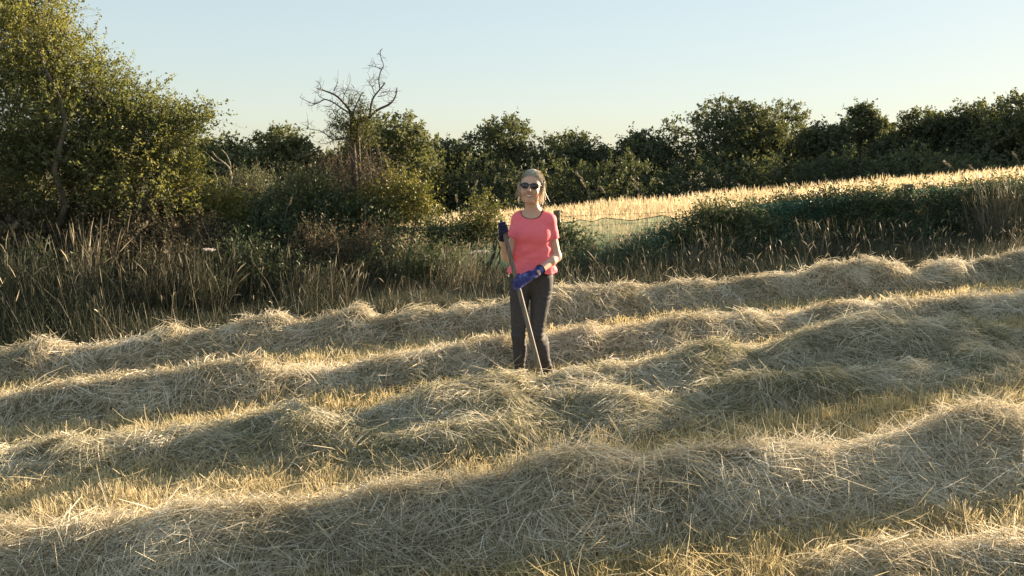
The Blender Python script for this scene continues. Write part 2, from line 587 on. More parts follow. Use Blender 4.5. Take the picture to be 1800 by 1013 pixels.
    tint = np.clip(0.18 + 0.75 * rng.random(m) ** 1.15 + 1.0 * (fbm(P * 2.6, seed + 31, 3) - 0.5) + np.where(inl, c_t[own], 0), 0, 1)
    mb = MB()
    ribbons(mb, P, D, L, Wv, B, nseg, tint, (0.9, 1, 0.45))
    mb.build('straw', mat, root, False, 'stuff')
    mound_fields.append((np.stack([X, Y], -1)[10:-10:6], w, H[10:-10:6]))
    return root


R1_toe = [(0, 685), (300, 655), (500, 626), (700, 608), (900, 592), (1200, 548), (1400, 535), (1600, 520), (1800, 492)]
R1_cr = [(0, 622), (45, 612), (75, 596), (105, 612), (180, 607), (270, 590), (300, 573), (335, 588), (420, 572), (436, 560), (460, 566), (490, 548), (525, 568), (590, 556), (630, 541), (665, 554), (720, 548), (800, 542), (900, 530), (985, 503), (1060, 505), (1110, 496), (1140, 508), (1190, 496), (1270, 502), (1330, 487), (1410, 477), (1440, 470), (1490, 460), (1530, 452), (1575, 458), (1605, 485), (1630, 462), (1665, 458), (1690, 470), (1740, 452), (1800, 440)]
R2_toe = [(0, 768), (300, 745), (500, 718), (700, 696), (900, 662), (1000, 655), (1200, 625), (1400, 596), (1600, 578), (1800, 566)]
R2_cr = [(0, 700), (40, 690), (150, 676), (250, 662), (330, 650), (390, 630), (430, 632), (500, 650), (600, 655), (650, 645), (700, 622), (760, 615), (820, 604), (900, 590), (980, 592), (1030, 570), (1060, 580), (1150, 565), (1225, 550), (1300, 556), (1400, 552), (1440, 536), (1520, 528), (1650, 528), (1800, 525)]
R3_toe = [(0, 876), (200, 853), (400, 834), (600, 808), (750, 788), (1000, 745), (1200, 705), (1400, 672), (1600, 655), (1800, 645)]
R3_cr = [(0, 832), (100, 800), (200, 775), (350, 742), (480, 735), (520, 712), (545, 728), (620, 738), (700, 712), (760, 690), (850, 668), (900, 668), (960, 672), (1050, 662), (1150, 640), (1230, 624), (1290, 620), (1350, 606), (1420, 580), (1500, 560), (1560, 556), (1640, 570), (1700, 585), (1760, 600), (1800, 612)]
R4_toe = [(0, 1085), (300, 1065), (600, 1045), (900, 1020), (1050, 995), (1200, 968), (1500, 935), (1700, 885), (1800, 865)]
R4_cr = [(0, 948), (150, 930), (270, 915), (330, 890), (400, 895), (470, 890), (600, 878), (700, 868), (850, 850), (920, 818), (980, 800), (1060, 800), (1130, 815), (1200, 812), (1300, 792), (1400, 790), (1520, 788), (1620, 765), (1690, 732), (1750, 722), (1800, 735)]

windrow('hay_windrow', 'thin tan row of cut hay along the weedy verge, farthest of the four rows', R1_toe, R1_cr, 0.42, 52000, M['hay'], 11, Wd=0.0040)
windrow('hay_windrow', 'row of cut hay passing right behind the woman\'s legs, second from the verge', R2_toe, R2_cr, 0.42, 52000, M['hay'], 23, Wd=0.0038)
windrow('hay_windrow', 'wide disturbed greenish row of hay the woman is raking, pole end in it', R3_toe, R3_cr, 0.53, 72000, M['hay_green'], 37, Wd=0.0035, lumps=0.085, front=2.0,
        bumps=[(835, 790, 0.22, 0.13), (700, 800, 0.25, 0.08), (1090, 735, 0.25, 0.12), (1290, 712, 0.20, 0.17), (1370, 716, 0.14, 0.13), (1440, 706, 0.16, 0.16), (1150, 765, 0.3, 0.06), (1530, 686, 0.2, 0.12), (1610, 676, 0.18, 0.10), (1720, 655, 0.22, 0.15), (1780, 690, 0.25, 0.07), (1230, 660, 0.2, 0.08), (920, 770, 0.24, 0.07), (540, 800, 0.22, 0.10), (1010, 700, 0.22, 0.07)])
windrow('hay_windrow', 'large coarse greyish row of hay nearest the camera, with a tall hump mid-length', R4_toe, R4_cr, 0.52, 92000, M['hay'], 53, Lr=(0.07, 0.34), Wd=0.0025, nseg=3, lumps=0.06, front=1.5, back=0.30)
windrow('hay_heap', 'small low heap of loose hay at the very bottom right corner', [(1350, 1130), (1500, 1110), (1700, 1090), (1900, 1075)], [(1350, 1040), (1430, 1005), (1520, 992), (1650, 985), (1760, 972), (1900, 968)], 0.38, 9000, M['hay'], 71, Lr=(0.08, 0.3), Wd=0.0029, nseg=3, px_range=(1380, 2040), cat='hay heap', group=None)

# ------------------------------------------------------------------ stubble between the rows
def covered_by_hay(x, y):
    c = np.zeros(len(x))
    for pts, w, H in mound_fields:
        best = np.full(len(x), 99.0)
        for k in range(len(pts)):
            best = np.minimum(best, (x - pts[k, 0]) ** 2 + (y - pts[k, 1]) ** 2)
        c = np.maximum(c, 1 - np.sqrt(best) / w)
    return c


def frustum_points(n, y0, y1, margin=0.06, power=1.6):
    """points on the ground in and near the view, denser close by"""
    u = rng.random(n)
    y = (y0 ** (1 - power) + u * (y1 ** (1 - power) - y0 ** (1 - power))) ** (1 / (1 - power))
    x = rng.uniform(-0.6 - margin, 0.6 + margin, n) * y
    return x, y


sx, sy = frustum_points(330000, 2.9, 14.0, 0.1, 1.05)
cov = covered_by_hay(sx, sy)
keep = cov < rng.uniform(0.3, 0.62, len(sx))
verge_edge = np.interp(sx, mound_fields[0][0][:, 0], mound_fields[0][0][:, 1]) + 0.6
keep &= (sy < verge_edge + rng.normal(0, 0.1, len(sx)))
sx, sy = sx[keep], sy[keep]
m = len(sx)
patch = n2(sx, sy, 0.9, 91, 3)
clump = n2(sx, sy, 11, 92, 1)
L = np.clip(rng.normal(0.075, 0.02, m) * (1 + 1.3 * clump), 0.02, 0.16)
P = np.stack([sx, sy, g(sx, sy) - 0.01], -1)
D = norm(np.stack([rng.normal(-0.08, 0.2, m), rng.normal(-0.05, 0.2, m), np.ones(m)], -1))
B = np.stack([rng.normal(0, 0.25, m) * L, rng.normal(0, 0.25, m) * L, -0.08 * L], -1)
tint = np.clip(rng.normal(0.68, 0.2, m) + 0.8 * patch, 0, 1)
mb = MB()
ribbons(mb, P, D, L, 0.0043 * rng.uniform(0.6, 1.4, m) * np.clip(sy / 4.5, 0.8, 2.0), B, 1, tint, (1, 0.5))
# loose stalks that the rake missed
lx, ly = frustum_points(14000, 2.9, 12.5, 0.1, 1.3)
kp = (covered_by_hay(lx, ly) < 0.4) & (ly < np.interp(lx, mound_fields[0][0][:, 0], mound_fields[0][0][:, 1]))
lx, ly = lx[kp], ly[kp]
q = len(lx)
an = rng.uniform(0, 6.28, q)
D = norm(np.stack([np.cos(an), np.sin(an), rng.normal(0.05, 0.25, q)], -1))
ribbons(mb, np.stack([lx, ly, g(lx, ly) + rng.uniform(0.03, 0.085, q)], -1), D, rng.uniform(0.06, 0.2, q), 0.003, rng.normal(0, 0.04, (q, 3)), 2, np.clip(rng.normal(0.75, 0.2, q), 0, 1), (0.9, 1, 0.5))
tag(mb.build('stubble', M['stubble']), 'short golden mown stubble in the strips between the rows of hay', 'stubble', kind='stuff')

# ------------------------------------------------------------------ rank grass of the verge
def blades(mb, x, y, L, W, tint, lean=0.25, bend=0.5, nseg=3, zoff=0, drift=(0, 0)):
    m = len(x)
    P = np.stack([x, y, g(x, y) - 0.02 + zoff], -1)
    D = norm(np.stack([rng.normal(drift[0], lean, m), rng.normal(drift[1], lean, m), np.ones(m)], -1))
    hd = norm(np.stack([rng.normal(drift[0] * 2, 1, m), rng.normal(drift[1] * 2, 1, m), np.zeros(m)], -1))
    bl = np.abs(rng.normal(0, bend, m)) * L
    B = hd * bl[:, None]
    B[:, 2] = -0.45 * bl
    ribbons(mb, P, D, L, W, B, nseg, tint, (1, 0.85, 0.25))
    return P, D, B


mb = MB()
r1 = mound_fields[0][0]
r1 = r1[np.argsort(r1[:, 0])]


def verge_front(x):
    return np.interp(x, r1[:, 0], r1[:, 1]) + 0.42


n = 90000
vx = rng.uniform(-9.5, 11.5, n)
fy = fence_y(vx) + 0.35
v = rng.beta(0.95, 1.0, n)
vy = verge_front(vx) + v * (fy - verge_front(vx))
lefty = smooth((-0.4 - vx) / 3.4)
hgt = (0.20 + 0.22 * v * (1.35 - v)) + lefty * (0.10 + 0.30 * np.clip(v * 2.0, 0, 1))
hgt *= np.clip(1 + 2.2 * n2(vx, vy, 0.8, 41, 2), 0.35, 1.7)
hgt *= rng.uniform(0.5, 1.3, n) * (0.74 + 0.26 * lefty)
vis = np.abs(vx / vy) < 0.68
kp = vis & (rng.random(n) < 0.52 + 0.34 * lefty + 2.2 * n2(vx, vy, 1.1, 43))
vx, vy, hgt, lefty = vx[kp], vy[kp], hgt[kp], lefty[kp]
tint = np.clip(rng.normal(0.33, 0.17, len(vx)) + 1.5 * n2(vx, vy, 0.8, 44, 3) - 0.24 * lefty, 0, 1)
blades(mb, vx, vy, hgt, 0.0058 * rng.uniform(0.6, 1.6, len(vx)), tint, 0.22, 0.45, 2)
# flowering stems with feathery heads
n = 1300
hx = rng.uniform(-9.0, 11.0, n); hv = rng.beta(1.1, 1.4, n); hy = verge_front(hx) + 0.15 + hv * (fence_y(hx) - verge_front(hx))
kp = (np.abs(hx / hy) < 0.66) & (n2(hx, hy, 0.9, 47) > -0.12)
hx, hy = hx[kp], hy[kp]
lf = smooth((-0.2 - hx) / 3.2)
hl = rng.uniform(0.3, 0.62, len(hx)) * (1 + 0.6 * lf)
tn = np.clip(rng.normal(0.68, 0.16, len(hx)) - 0.08 * lf, 0, 1)
P, D, B = blades(mb, hx, hy, hl, 0.0034, tn, 0.2, 0.22, 3)
top = P + D * (hl * 0.86)[:, None] + B * 0.74
dirt = norm(D * hl[:, None] + B * 1.7)
ribbons(mb, top, dirt, hl * 0.2, 0.011, rng.normal(0, 0.02, top.shape) + np.array([0, 0, -0.03]), 2, np.clip(tn + 0.08, 0, 1), (0.4, 1, 0.2))
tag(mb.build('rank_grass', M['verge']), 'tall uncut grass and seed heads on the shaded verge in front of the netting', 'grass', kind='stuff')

# ------------------------------------------------------------------ ripe meadow beyond the fence
mb = MB()
n = 80000
my = rng.uniform(0, 1, n) ** 0.8 * 9.0
mx = rng.uniform(-0.14, 0.66, n)
Y = 15.0 + my
X = mx * Y
Y = np.maximum(Y, fence_y(X) + 0.5)
hl = rng.uniform(0.42, 0.68, n) * (1 + 0.5 * n2(X, Y, 0.7, 61, 2))
tn = np.clip(rng.normal(0.5, 0.22, n) + 0.6 * n2(X, Y, 0.6, 62, 2), 0, 1)
P, D, B = blades(mb, X, Y, hl, 0.0055 * rng.uniform(0.6, 1.4, n), tn, 0.2, 0.28, 1, drift=(-0.06, 0))
k = rng.random(n) < 0.4
top = P + D * (hl * 0.85)[:, None] + B * 0.72
dirt = norm(D * hl[:, None] + B * 1.7)
ribbons(mb, top[k], dirt[k], hl[k] * 0.2, 0.012, None, 2, np.clip(tn[k] + 0.2, 0, 1), (0.4, 1, 0.2))
tag(mb.build('meadow_grass', M['meadow']), 'sunlit golden standing grass of the meadow beyond the netted fence', 'meadow', kind='stuff')


# ------------------------------------------------------------------ foliage builder
def foliage(blobs, ntw, per, tl, ls, seed, thr=0.42, freq=1.2, up=0.3, shell=0.5, lw=0.6, stem=None, stem_w=0.004, bias=0.0, flat=0.0, tri=True):
    """leafy sprays filling a set of ellipsoids; returns a mesh builder of leaves and one of twigs"""
    blobs = [(np.array(c, float), np.array(r, float)) for c, r in blobs]
    wts = np.array([r[0] * r[2] + r[0] * r[1] * 0.6 for _, r in blobs])
    which = rng.choice(len(blobs), ntw, p=wts / wts.sum())
    C = np.array([b[0] for b in blobs])[which]
    Rr = np.array([b[1] for b in blobs])[which]
    d = norm(rng.normal(size=(ntw, 3)))
    rad = 1 - (1 - shell) * rng.random(ntw) ** 1.5
    rad = np.where(rng.random(ntw) < 0.2, rng.random(ntw) ** 0.5, rad)
    wob = 1 + 0.55 * (fbm((C + d * Rr) * freq * 0.9, seed + 3, 2) - 0.5)
    P = C + d * Rr * (rad * wob)[:, None]
    dens = fbm(P * freq * 1.7, seed, 3)
    kp = dens > thr - 0.16 + 0.16 * rng.random(ntw)
    P, d, dens = P[kp], d[kp], dens[kp]
    m = len(P)
    td = norm(d * 0.8 + rng.normal(0, 0.6, (m, 3)) + np.array([0, 0, up]))
    L = tl * rng.uniform(0.5, 1.5, m)
    B = rng.normal(0, 0.18, (m, 3)) * L[:, None] + np.array([0, 0, -0.12]) * L[:, None]
    tw = MB()
    if stem is not None:
        ribbons(tw, P - td * (L * 0.4)[:, None], td, L * 1.35, stem_w, B, 2, 0.5, (1, 0.7, 0.3))
    t = (np.arange(per)[None] + rng.random((m, per))) / per
    lp = P[:, None] + td[:, None] * (L[:, None] * t)[..., None] + B[:, None] * (t ** 2)[..., None]
    lp = lp.reshape(-1, 3) + rng.normal(0, ls * 0.26, (m * per, 3))
    tdr = np.repeat(td, per, 0)
    ld = norm(tdr * 0.5 + rng.normal(0, 0.75, (m * per, 3)))
    nn = norm(rng.normal(0, 0.8, (m * per, 3)) + np.array([0, 0, 0.6 + flat]))
    sz = ls * rng.uniform(0.55, 1.35, m * per)
    tint = np.clip(np.repeat(0.45 + 1.1 * (fbm(P * freq * 0.8, seed + 8, 2) - 0.5), per) + rng.normal(0, 0.16, m * per) + bias, 0, 1)
    lf = MB()
    leaves(lf, lp, ld, nn, sz, sz * lw, tint, tri)
    return lf, tw


def limb(mb, a, b, r0, r1, wig=0.12, n=7, sides=7):
    a = np.array(a, float); b = np.array(b, float)
    t = np.linspace(0, 1, n)[:, None]
    Ld = np.linalg.norm(b - a)
    p = a + (b - a) * t + np.sin(t * math.pi) * rng.normal(0, wig * Ld, 3) + rng.normal(0, wig * 0.12 * Ld, (n, 3)) * np.sin(t * math.pi)
    tube(mb, p, np.linspace(r0, r1, n), sides)
    return p


def tree(name, label, px, top, wpx, Y, mat, seed, group='trees along the far field edge', n=900, airy=0.0, ls=0.17, low=True, cat='tree', bias=0.0):
    X = float(at(px, 300, Y)[0])
    base = np.array([X, Y, float(g(X, Y))])
    tz = float(at(px, top, Y)[2])
    hw = wpx * Y / FPX / 2
    H = tz - base[2]
    root = empty(name, base, label, cat, group)
    tr = MB()
    tr_top = base + np.array([rng.normal(0, 0.1) * hw, 0, H * 0.62])
    tp = limb(tr, base - np.array([0, 0, 0.2]), tr_top, 0.028 * H + 0.05, 0.010 * H, 0.04, 8, 8)
    blobs = []
    nb = 9 if airy < 0.5 else 7
    for k in range(nb):
        a = rng.uniform(0, 6.28)
        rr = rng.uniform(0.25, 0.68)
        zz = rng.uniform(0.34, 0.78)
        w = math.sqrt(max(0.05, 1 - ((zz - 0.5) / 0.62) ** 2))
        c = base + np.array([math.cos(a) * rr * hw * w, math.sin(a) * rr * hw * w * 0.9, zz * H])
        r = np.array([hw * rng.uniform(0.30, 0.50), hw * rng.uniform(0.30, 0.48), H * rng.uniform(0.14, 0.22)])
        c[2] = min(c[2], tz - r[2])
        blobs.append((c, r))
        s = tp[rng.integers(2, 7)]
        limb(tr, s, c, 0.009 * H, 0.003 * H, 0.1, 6, 5)
    blobs.append((base + np.array([0, 0, H * 0.86]), np.array([hw * 0.42, hw * 0.42, H * 0.14])))
    if low:
        blobs.append((base + np.array([0, 0, H * 0.3]), np.array([hw * 0.95, hw * 0.8, H * 0.27])))
    tr.build('trunk', M['bark'], root, True)
    lf, _ = foliage(blobs, n, 13, 0.55, ls, seed, 0.385 + airy * 0.13, 0.9 * 6 / max(3, H), 0.25, 0.55, 0.7, bias=bias)
    lf.build('crown', mat, root, False, 'stuff')
    return root


TREES = [
    # px, top, width, Y, airy, label
    (395, 248, 130, 46, 0, 'low bushy tree just right of the bleached branch, left end of the far line'),
    (492, 232, 150, 48, 0, 'rounded pale green tree between the bleached branch and the bare dead tree'),
    (592, 268, 95, 52, 0, 'low dark tree showing just behind the bare dead trunk'),
    (696, 206, 150, 50, 0, 'round sunlit green tree close to the right of the bare dead tree'),
    (785, 252, 110, 56, 0, 'low dark tree in the dip left of the dome shaped tree'),
    (888, 208, 140, 58, 0, 'dome shaped dark tree standing directly behind the woman\'s head'),
    (998, 238, 125, 60, 0, 'medium rounded tree just right of the woman\'s head, above the wooden post'),
    (1060, 268, 80, 64, 0, 'lowest tree at the notch in the far line'),
    (1128, 234, 125, 62, 0, 'medium tree between the notch and the biggest oak'),
    (1278, 176, 190, 64, 0.1, 'biggest broad dark oak with the highest dome of the far line'),
    (1372, 186, 130, 67, 0.2, 'tall oak merging with the right flank of the biggest dome'),
    (1446, 222, 90, 62, 0.1, 'low tree between the oaks and the slender airy tree'),
    (1513, 186, 76, 64, 0.95, 'slender airy tree with sky showing through its thin crown'),
    (1572, 232, 90, 60, 0.2, 'low tree in the gap right of the slender airy tree'),
    (1622, 194, 115, 58, 0.4, 'open crowned tree above the brown fence post at the right'),
    (1698, 182, 120, 57, 0.3, 'tall tree second from the right end of the far line'),
    (1778, 168, 130, 55, 0.4, 'tall open tree at the right end of the far line'),
    (1866, 166, 120, 55, 0.3, 'dark tree cut off by the right edge of the picture'),
]
for i, (px, top, w, Y, airy, lab) in enumerate(TREES):
    tree('tree', lab, px, top, w * 1.3, Y, M['leaf_far_lit'] if px < 760 else M['leaf_far'], 200 + i * 13, n=int(1000 + w * 8), airy=airy, ls=0.22, low=airy < 0.9, bias=0.08 if px < 720 else 0)  # left trees get their lit look from paler leaves and tint

# dark scrub under the far trees
hroot = empty('hedge', (8, 52, -1.9), 'dense dark hedge along the foot of the far trees behind the meadow', 'hedge')
bl = []
for px in range(330, 1960, 34):
    Y = 50 + 4 * math.sin(px * 0.011)
    X = (px - 900) / FPX * Y
    zt = float(at(px, 300 + 14 * math.sin(px * 0.05) - (px - 900) * 0.022, Y)[2])
    zb = float(g(X, Y))
    bl.append(((X, Y, (zt + zb) / 2), (1.3, 1.3, (zt - zb) / 2 + 0.25)))
lf, _ = foliage(bl, 5200, 12, 0.5, 0.19, 900, 0.38, 0.5, 0.3, 0.7, 0.7, bias=-0.12)
lf.build('foliage', M['leaf_far'], hroot, False, 'stuff')
st = MB()
for (c, r) in bl:
    b = (c[0] + rng.normal(0, 0.2), c[1], float(g(c[0], c[1])) - 0.1)
    limb(st, b, (c[0] + rng.normal(0, 0.5), c[1], c[2] + r[2] * 0.5), 0.06, 0.02, 0.08, 5, 5)
st.build('stems', M['bark'], hroot, True, 'stuff')


def bush(name, label, blobs_px, Y, mat, seed, n, per=10, tl=0.28, ls=0.045, depth=0.8, cat='bush', group=None, thr=0.42, freq=1.4, up=0.35, lw=0.6, bias=0.0, shell=0.45, stems=None, stem_mat='bark', nst=9, base_px=None, cond=None):
    """a shrub: blobs as (px, py, half width px, half height px, distance offset)"""
    bl = []
    for (px, py, hw, hh, dy) in blobs_px:
        c = at(px, py, Y + dy)
        k = (Y + dy) / FPX
        bl.append((c, (hw * k, max(hw * k * depth, 0.25), hh * k)))
    if base_px is None: base_px = np.mean([b[0] for b in blobs_px])
    bx = float(at(base_px, 350, Y)[0])
    base = np.array([bx, Y, float(g(bx, Y))])
    root = empty(name, base, label, cat, group)
    sm = MB()
    for k in range(nst):
        c, r = bl[rng.integers(len(bl))]
        tip = np.array(c) + norm(rng.normal(size=3) + np.array([0, 0, 0.4])) * np.array(r) * 0.7
        s = base + np.array([rng.normal(0, 0.12) + (c[0] - bx) * 0.55, rng.normal(0, 0.12), -0.1])
        s[2] = float(g(s[0], s[1])) - 0.1
        limb(sm, s, tip, 0.008 + 0.02 * rng.random(), 0.004, 0.12, 7, 5)
    sm.build('stems', M[stem_mat], root, True, 'stuff')
    lf, tw = foliage(bl, n, per, tl, ls, seed, thr, freq, up, shell, lw, stem=True, stem_w=0.005, bias=bias)
    lf.build('foliage', mat, root, False, 'stuff')
    tw.build('twigs', M[stem_mat], root, False, 'stuff')
    return root


# ------------------------------------------------------------------ big hawthorn at the left
YH = 12.8
hx0 = float(at(90, 400, YH)[0])
hb = np.array([hx0, YH, float(g(hx0, YH))])
haw = empty('hawthorn_tree', hb, 'big leafy hawthorn with arching sprays filling the upper left corner', 'tree')
mbt = MB()
k = YH / FPX
anch = [(-120, 60, 0.6), (40, -60, 0.3), (60, 60, -0.3), (130, 110, 0), (200, 190, -0.2), (300, 200, 0), (330, 260, -0.1), (170, 250, -0.5), (20, 200, -0.6), (250, 320, -0.5), (80, 330, -0.7), (-100, 250, 0), (330, 330, -0.3)]
for (px, py, dy) in anch:
    c = at(px, py, YH + dy)
    s = hb + np.array([rng.normal(0, 0.25), rng.normal(0, 0.2), -0.1])
    p = limb(mbt, s, c, 0.06, 0.014, 0.12, 9, 7)
    for q_ in range(3):
        limb(mbt, p[rng.integers(4, 8)], c + rng.normal(0, 0.18, 3), 0.016, 0.005, 0.1, 6, 5)
mbt.build('trunk', M['bark'], haw, True)
bl = []
for (px, py, hw, hh, dy) in [(-90, 40, 120, 120, .5), (20, -30, 90, 90, .3), (40, 90, 95, 80, 0), (105, 130, 70, 60, 0), (20, 210, 130, 90, -.3), (140, 230, 100, 90, -.3), (230, 230, 80, 60, -.1), (270, 240, 66, 50, 0), (315, 214, 42, 16, 0), (338, 204, 22, 8, 0), (297, 300, 42, 55, -.1), (240, 320, 90, 70, -.4), (90, 320, 110, 75, -.5), (-60, 300, 120, 110, -.2), (312, 355, 38, 42, -.2), (180, 165, 42, 50, 0.1)]:
    bl.append((at(px, py, YH + dy), (hw * k, min(hw * k, 0.8), hh * k)))
lf, tw = foliage(bl, 11000, 14, 0.36, 0.043, 301, 0.40, 1.5, 0.35, 0.5, 0.62, stem=True, stem_w=0.005, tri=False)
# long arching sprays that break the outline
for (p0, p1, nl) in [((195, 160), (236, 92), 40), ((190, 140), (205, 105), 26), ((215, 150), (228, 118), 24), ((255, 185), (310, 132), 46), ((300, 220), (376, 196), 60), ((320, 205), (368, 184), 40), ((330, 235), (355, 212), 30), ((140, 70), (172, 38), 30), ((100, 30), (135, 12), 30), ((165, 110), (185, 85), 24), ((225, 190), (232, 135), 34), ((330, 225), (372, 205), 30), ((150, 60), (172, 92), 24), ((340, 235), (388, 215), 20)]:
    a = at(p0[0], p0[1], YH + rng.normal(0, 0.15)); b = at(p1[0], p1[1], YH + rng.normal(0, 0.15))
    ax = a - (b - a) * 0.5
    t = np.linspace(0, 1, 9)[:, None]
    path = ax + (b - ax) * t + np.sin(t * math.pi) * rng.normal(0, 0.05, 3)
    tube(tw, path, np.linspace(0.006, 0.0025, 9), 4)
    tt = rng.uniform(0.2, 1.0, nl * 2)
    lp = np.stack([np.interp(tt, t[:, 0], path[:, j]) for j in range(3)], -1) + rng.normal(0, 0.022, (nl * 2, 3))
    ld = norm(norm(b - ax) * 0.7 + rng.normal(0, 0.7, (nl * 2, 3)))
    leaves(lf, lp, ld, norm(rng.normal(size=(nl * 2, 3)) + np.array([0, 0, .6])), rng.uniform(0.03, 0.055, nl * 2), rng.uniform(0.018, 0.032, nl * 2), rng.uniform(0.2, 0.7, nl * 2))
lf.build('crown', M['leaf_near'], haw, False, 'stuff')
tw.build('twigs', M['bark'], haw, False, 'stuff')

# ------------------------------------------------------------------ unseen bush beyond the right edge, added to shade the near rows
sb = np.array([12.6, 13.3, float(g(12.6, 13.3))])
shade = empty('unseen_shade_bush', sb, 'tall unseen bush added beyond the right edge to shade the near hay rows', 'bush')
mbs = MB()
sbl = [(sb + np.array([a, b, c]), (r, r, r2)) for a, b, c, r, r2 in [(0, 0, 1.0, .95, 1.0), (.2, .3, 2.0, .8, .75), (-.35, -.2, 1.7, .6, .6), (.5, .6, 1.2, .6, .8), (-.5, -.5, .7, .55, .7), (.1, 0, 2.7, .5, .4)]]
for c, r in sbl:
    limb(mbs, sb + np.array([rng.normal(0, .1), rng.normal(0, .1), -.1]), c, .05, .012, .1, 7, 6)
mbs.build('trunk', M['bark'], shade, True)
lf, tw = foliage(sbl, 2600, 10, .26, .05, 377, .36, 1.5, .35, .4, .62, stem=True, stem_w=.006)
lf.build('crown', M['leaf_near'], shade, False, 'stuff')
tw.build('twigs', M['bark'], shade, False, 'stuff')

# ------------------------------------------------------------------ shrubs along the fence, left to right
bush('bramble_bush', 'dark bramble thicket under the big hawthorn at the left edge', [(20, 420, 110, 60, -.2), (130, 405, 80, 50, 0), (-70, 420, 90, 60, 0), (60, 460, 110, 40, -.5)], 12.0, M['leaf_brown'], 330, 2600, ls=0.05, cat='bush', bias=0.05)
bush('bramble_bush', 'reddish brown bramble thicket right of the tall pale grass tuft at left', [(230, 415, 60, 42, 0), (270, 440, 70, 48, -.1), (330, 430, 60, 44, .1), (190, 455, 60, 34, -.3)], 12.1, M['leaf_brown'], 332, 2200, ls=0.045, bias=0.12)
bush('leafy_shrub', 'bright yellow green shrub at the foot of the hawthorn\'s right side', [(325, 350, 34, 42, 0), (300, 375, 42, 30, 0), (350, 385, 28, 24, 0)], 13.0, M['leaf_lime'], 334, 620, ls=0.05)
bush('leafy_shrub', 'small yellow green sapling with upright leaves below the bleached branch', [(405, 365, 22, 26, 0), (390, 385, 28, 20, 0)], 13.2, M['leaf_lime'], 336, 260, ls=0.06)
bush('willow_shrub', 'soft grey green shrub in sunlight left of the dead tree', [(445, 350, 48, 44, 0), (410, 362, 34, 34, 0), (475, 370, 32, 28, 0)], 15.0, M['leaf_grey'], 338, 1500, per=12, tl=0.3, ls=0.05, lw=0.28, up=0.9, bias=0.1)
bush('bramble_bush', 'shaded bramble bank between the grey green shrub and the netting', [(420, 418, 60, 34, 0), (490, 412, 60, 38, 0), (380, 425, 50, 32, 0), (450, 445, 70, 26, -.3), (550, 425, 60, 26, -.1)], 13.0, M['leaf_bramble'], 340, 2100, ls=0.05, bias=-0.1)
bush('thorn_thicket', 'tangled brown leafless thicket around the foot of the dead tree', [(600, 330, 62, 52, 0), (560, 360, 56, 50, 0), (640, 320, 55, 40, 0), (670, 350, 48, 45, .1), (530, 395, 50, 35, 0)], 14.4, M['leaf_brown'], 342, 1500, per=5, tl=0.42, ls=0.04, bias=0.15, thr=0.36, stem_mat='deadwood', nst=60, up=0.6)
bush('bramble_bush', 'sunlit olive bramble mound right of the dead tree', [(690, 350, 58, 36, 0), (725, 345, 28, 32, 0), (650, 380, 60, 30, 0), (735, 375, 36, 24, 0), (620, 400, 60, 26, 0)], 14.0, M['leaf_lime'], 344, 1300, ls=0.05, bias=-0.12, thr=0.4)
bush('bramble_bush', 'broad olive brown bramble bank joining the grey green shrub to the dead tree', [(520, 375, 60, 50, 0), (590, 390, 60, 44, 0), (470, 395, 60, 40, 0), (650, 400, 60, 36, -.1), (560, 425, 80, 34, -.3), (540, 340, 40, 36, .2)], 13.7, M['leaf_bramble'], 370, 3000, ls=0.05, bias=.08, thr=.38)
bush('leafy_shrub', 'small bushy green weed just left of the raised glove', [(855, 372, 22, 26, 0), (845, 390, 28, 16, 0)], 13.6, M['leaf_lime'], 346, 200, ls=0.045, bias=-0.1)
bush('bramble_bush', 'low bramble over the netting left of the woman', [(800, 410, 50, 14, 0), (760, 415, 40, 16, 0), (850, 412, 40, 14, 0)], 13.75, M['leaf_bramble'], 348, 520, ls=0.05)
bush('bramble_bush', 'low leafy bramble along the netting just right of the woman', [(1010, 445, 30, 30, 0), (1060, 470, 45, 18, 0), (1120, 468, 50, 18, 0), (990, 415, 16, 18, 0)], 13.85, M['leaf_bramble'], 350, 850, ls=0.05, thr=0.44)
bush('bramble_bush', 'bramble rising over the netting midway between the two fence posts', [(1190, 428, 55, 28, 0), (1250, 405, 55, 30, -.05), (1310, 392, 55, 18, .0), (1290, 373, 60, 8, .0), (1240, 440, 60, 26, -.1), (1150, 445, 50, 22, -.1)], 14.35, M['leaf_bramble'], 352, 2200, ls=0.05, thr=0.43)
bush('bramble_bush', 'dense bramble hanging over the netting left of the brown post', [(1370, 372, 60, 16, 0), (1440, 364, 60, 16, 0), (1400, 400, 85, 42, .0), (1510, 358, 60, 16, 0), (1520, 395, 85, 44, .0), (1330, 410, 60, 36, -.1), (1560, 353, 40, 15, -.1)], 14.95, M['leaf_bramble'], 354, 3600, ls=0.05, thr=0.43)
bush('bramble_bush', 'dense bramble hanging over the netting right of the brown post', [(1640, 362, 60, 26, -.1), (1700, 354, 60, 26, 0), (1630, 395, 85, 44, -.1), (1770, 345, 60, 26, 0), (1770, 390, 90, 50, .0), (1850, 350, 60, 40, 0), (1700, 405, 70, 36, -.1)], 15.2, M['leaf_bramble'], 356, 3900, ls=0.05, thr=0.43)

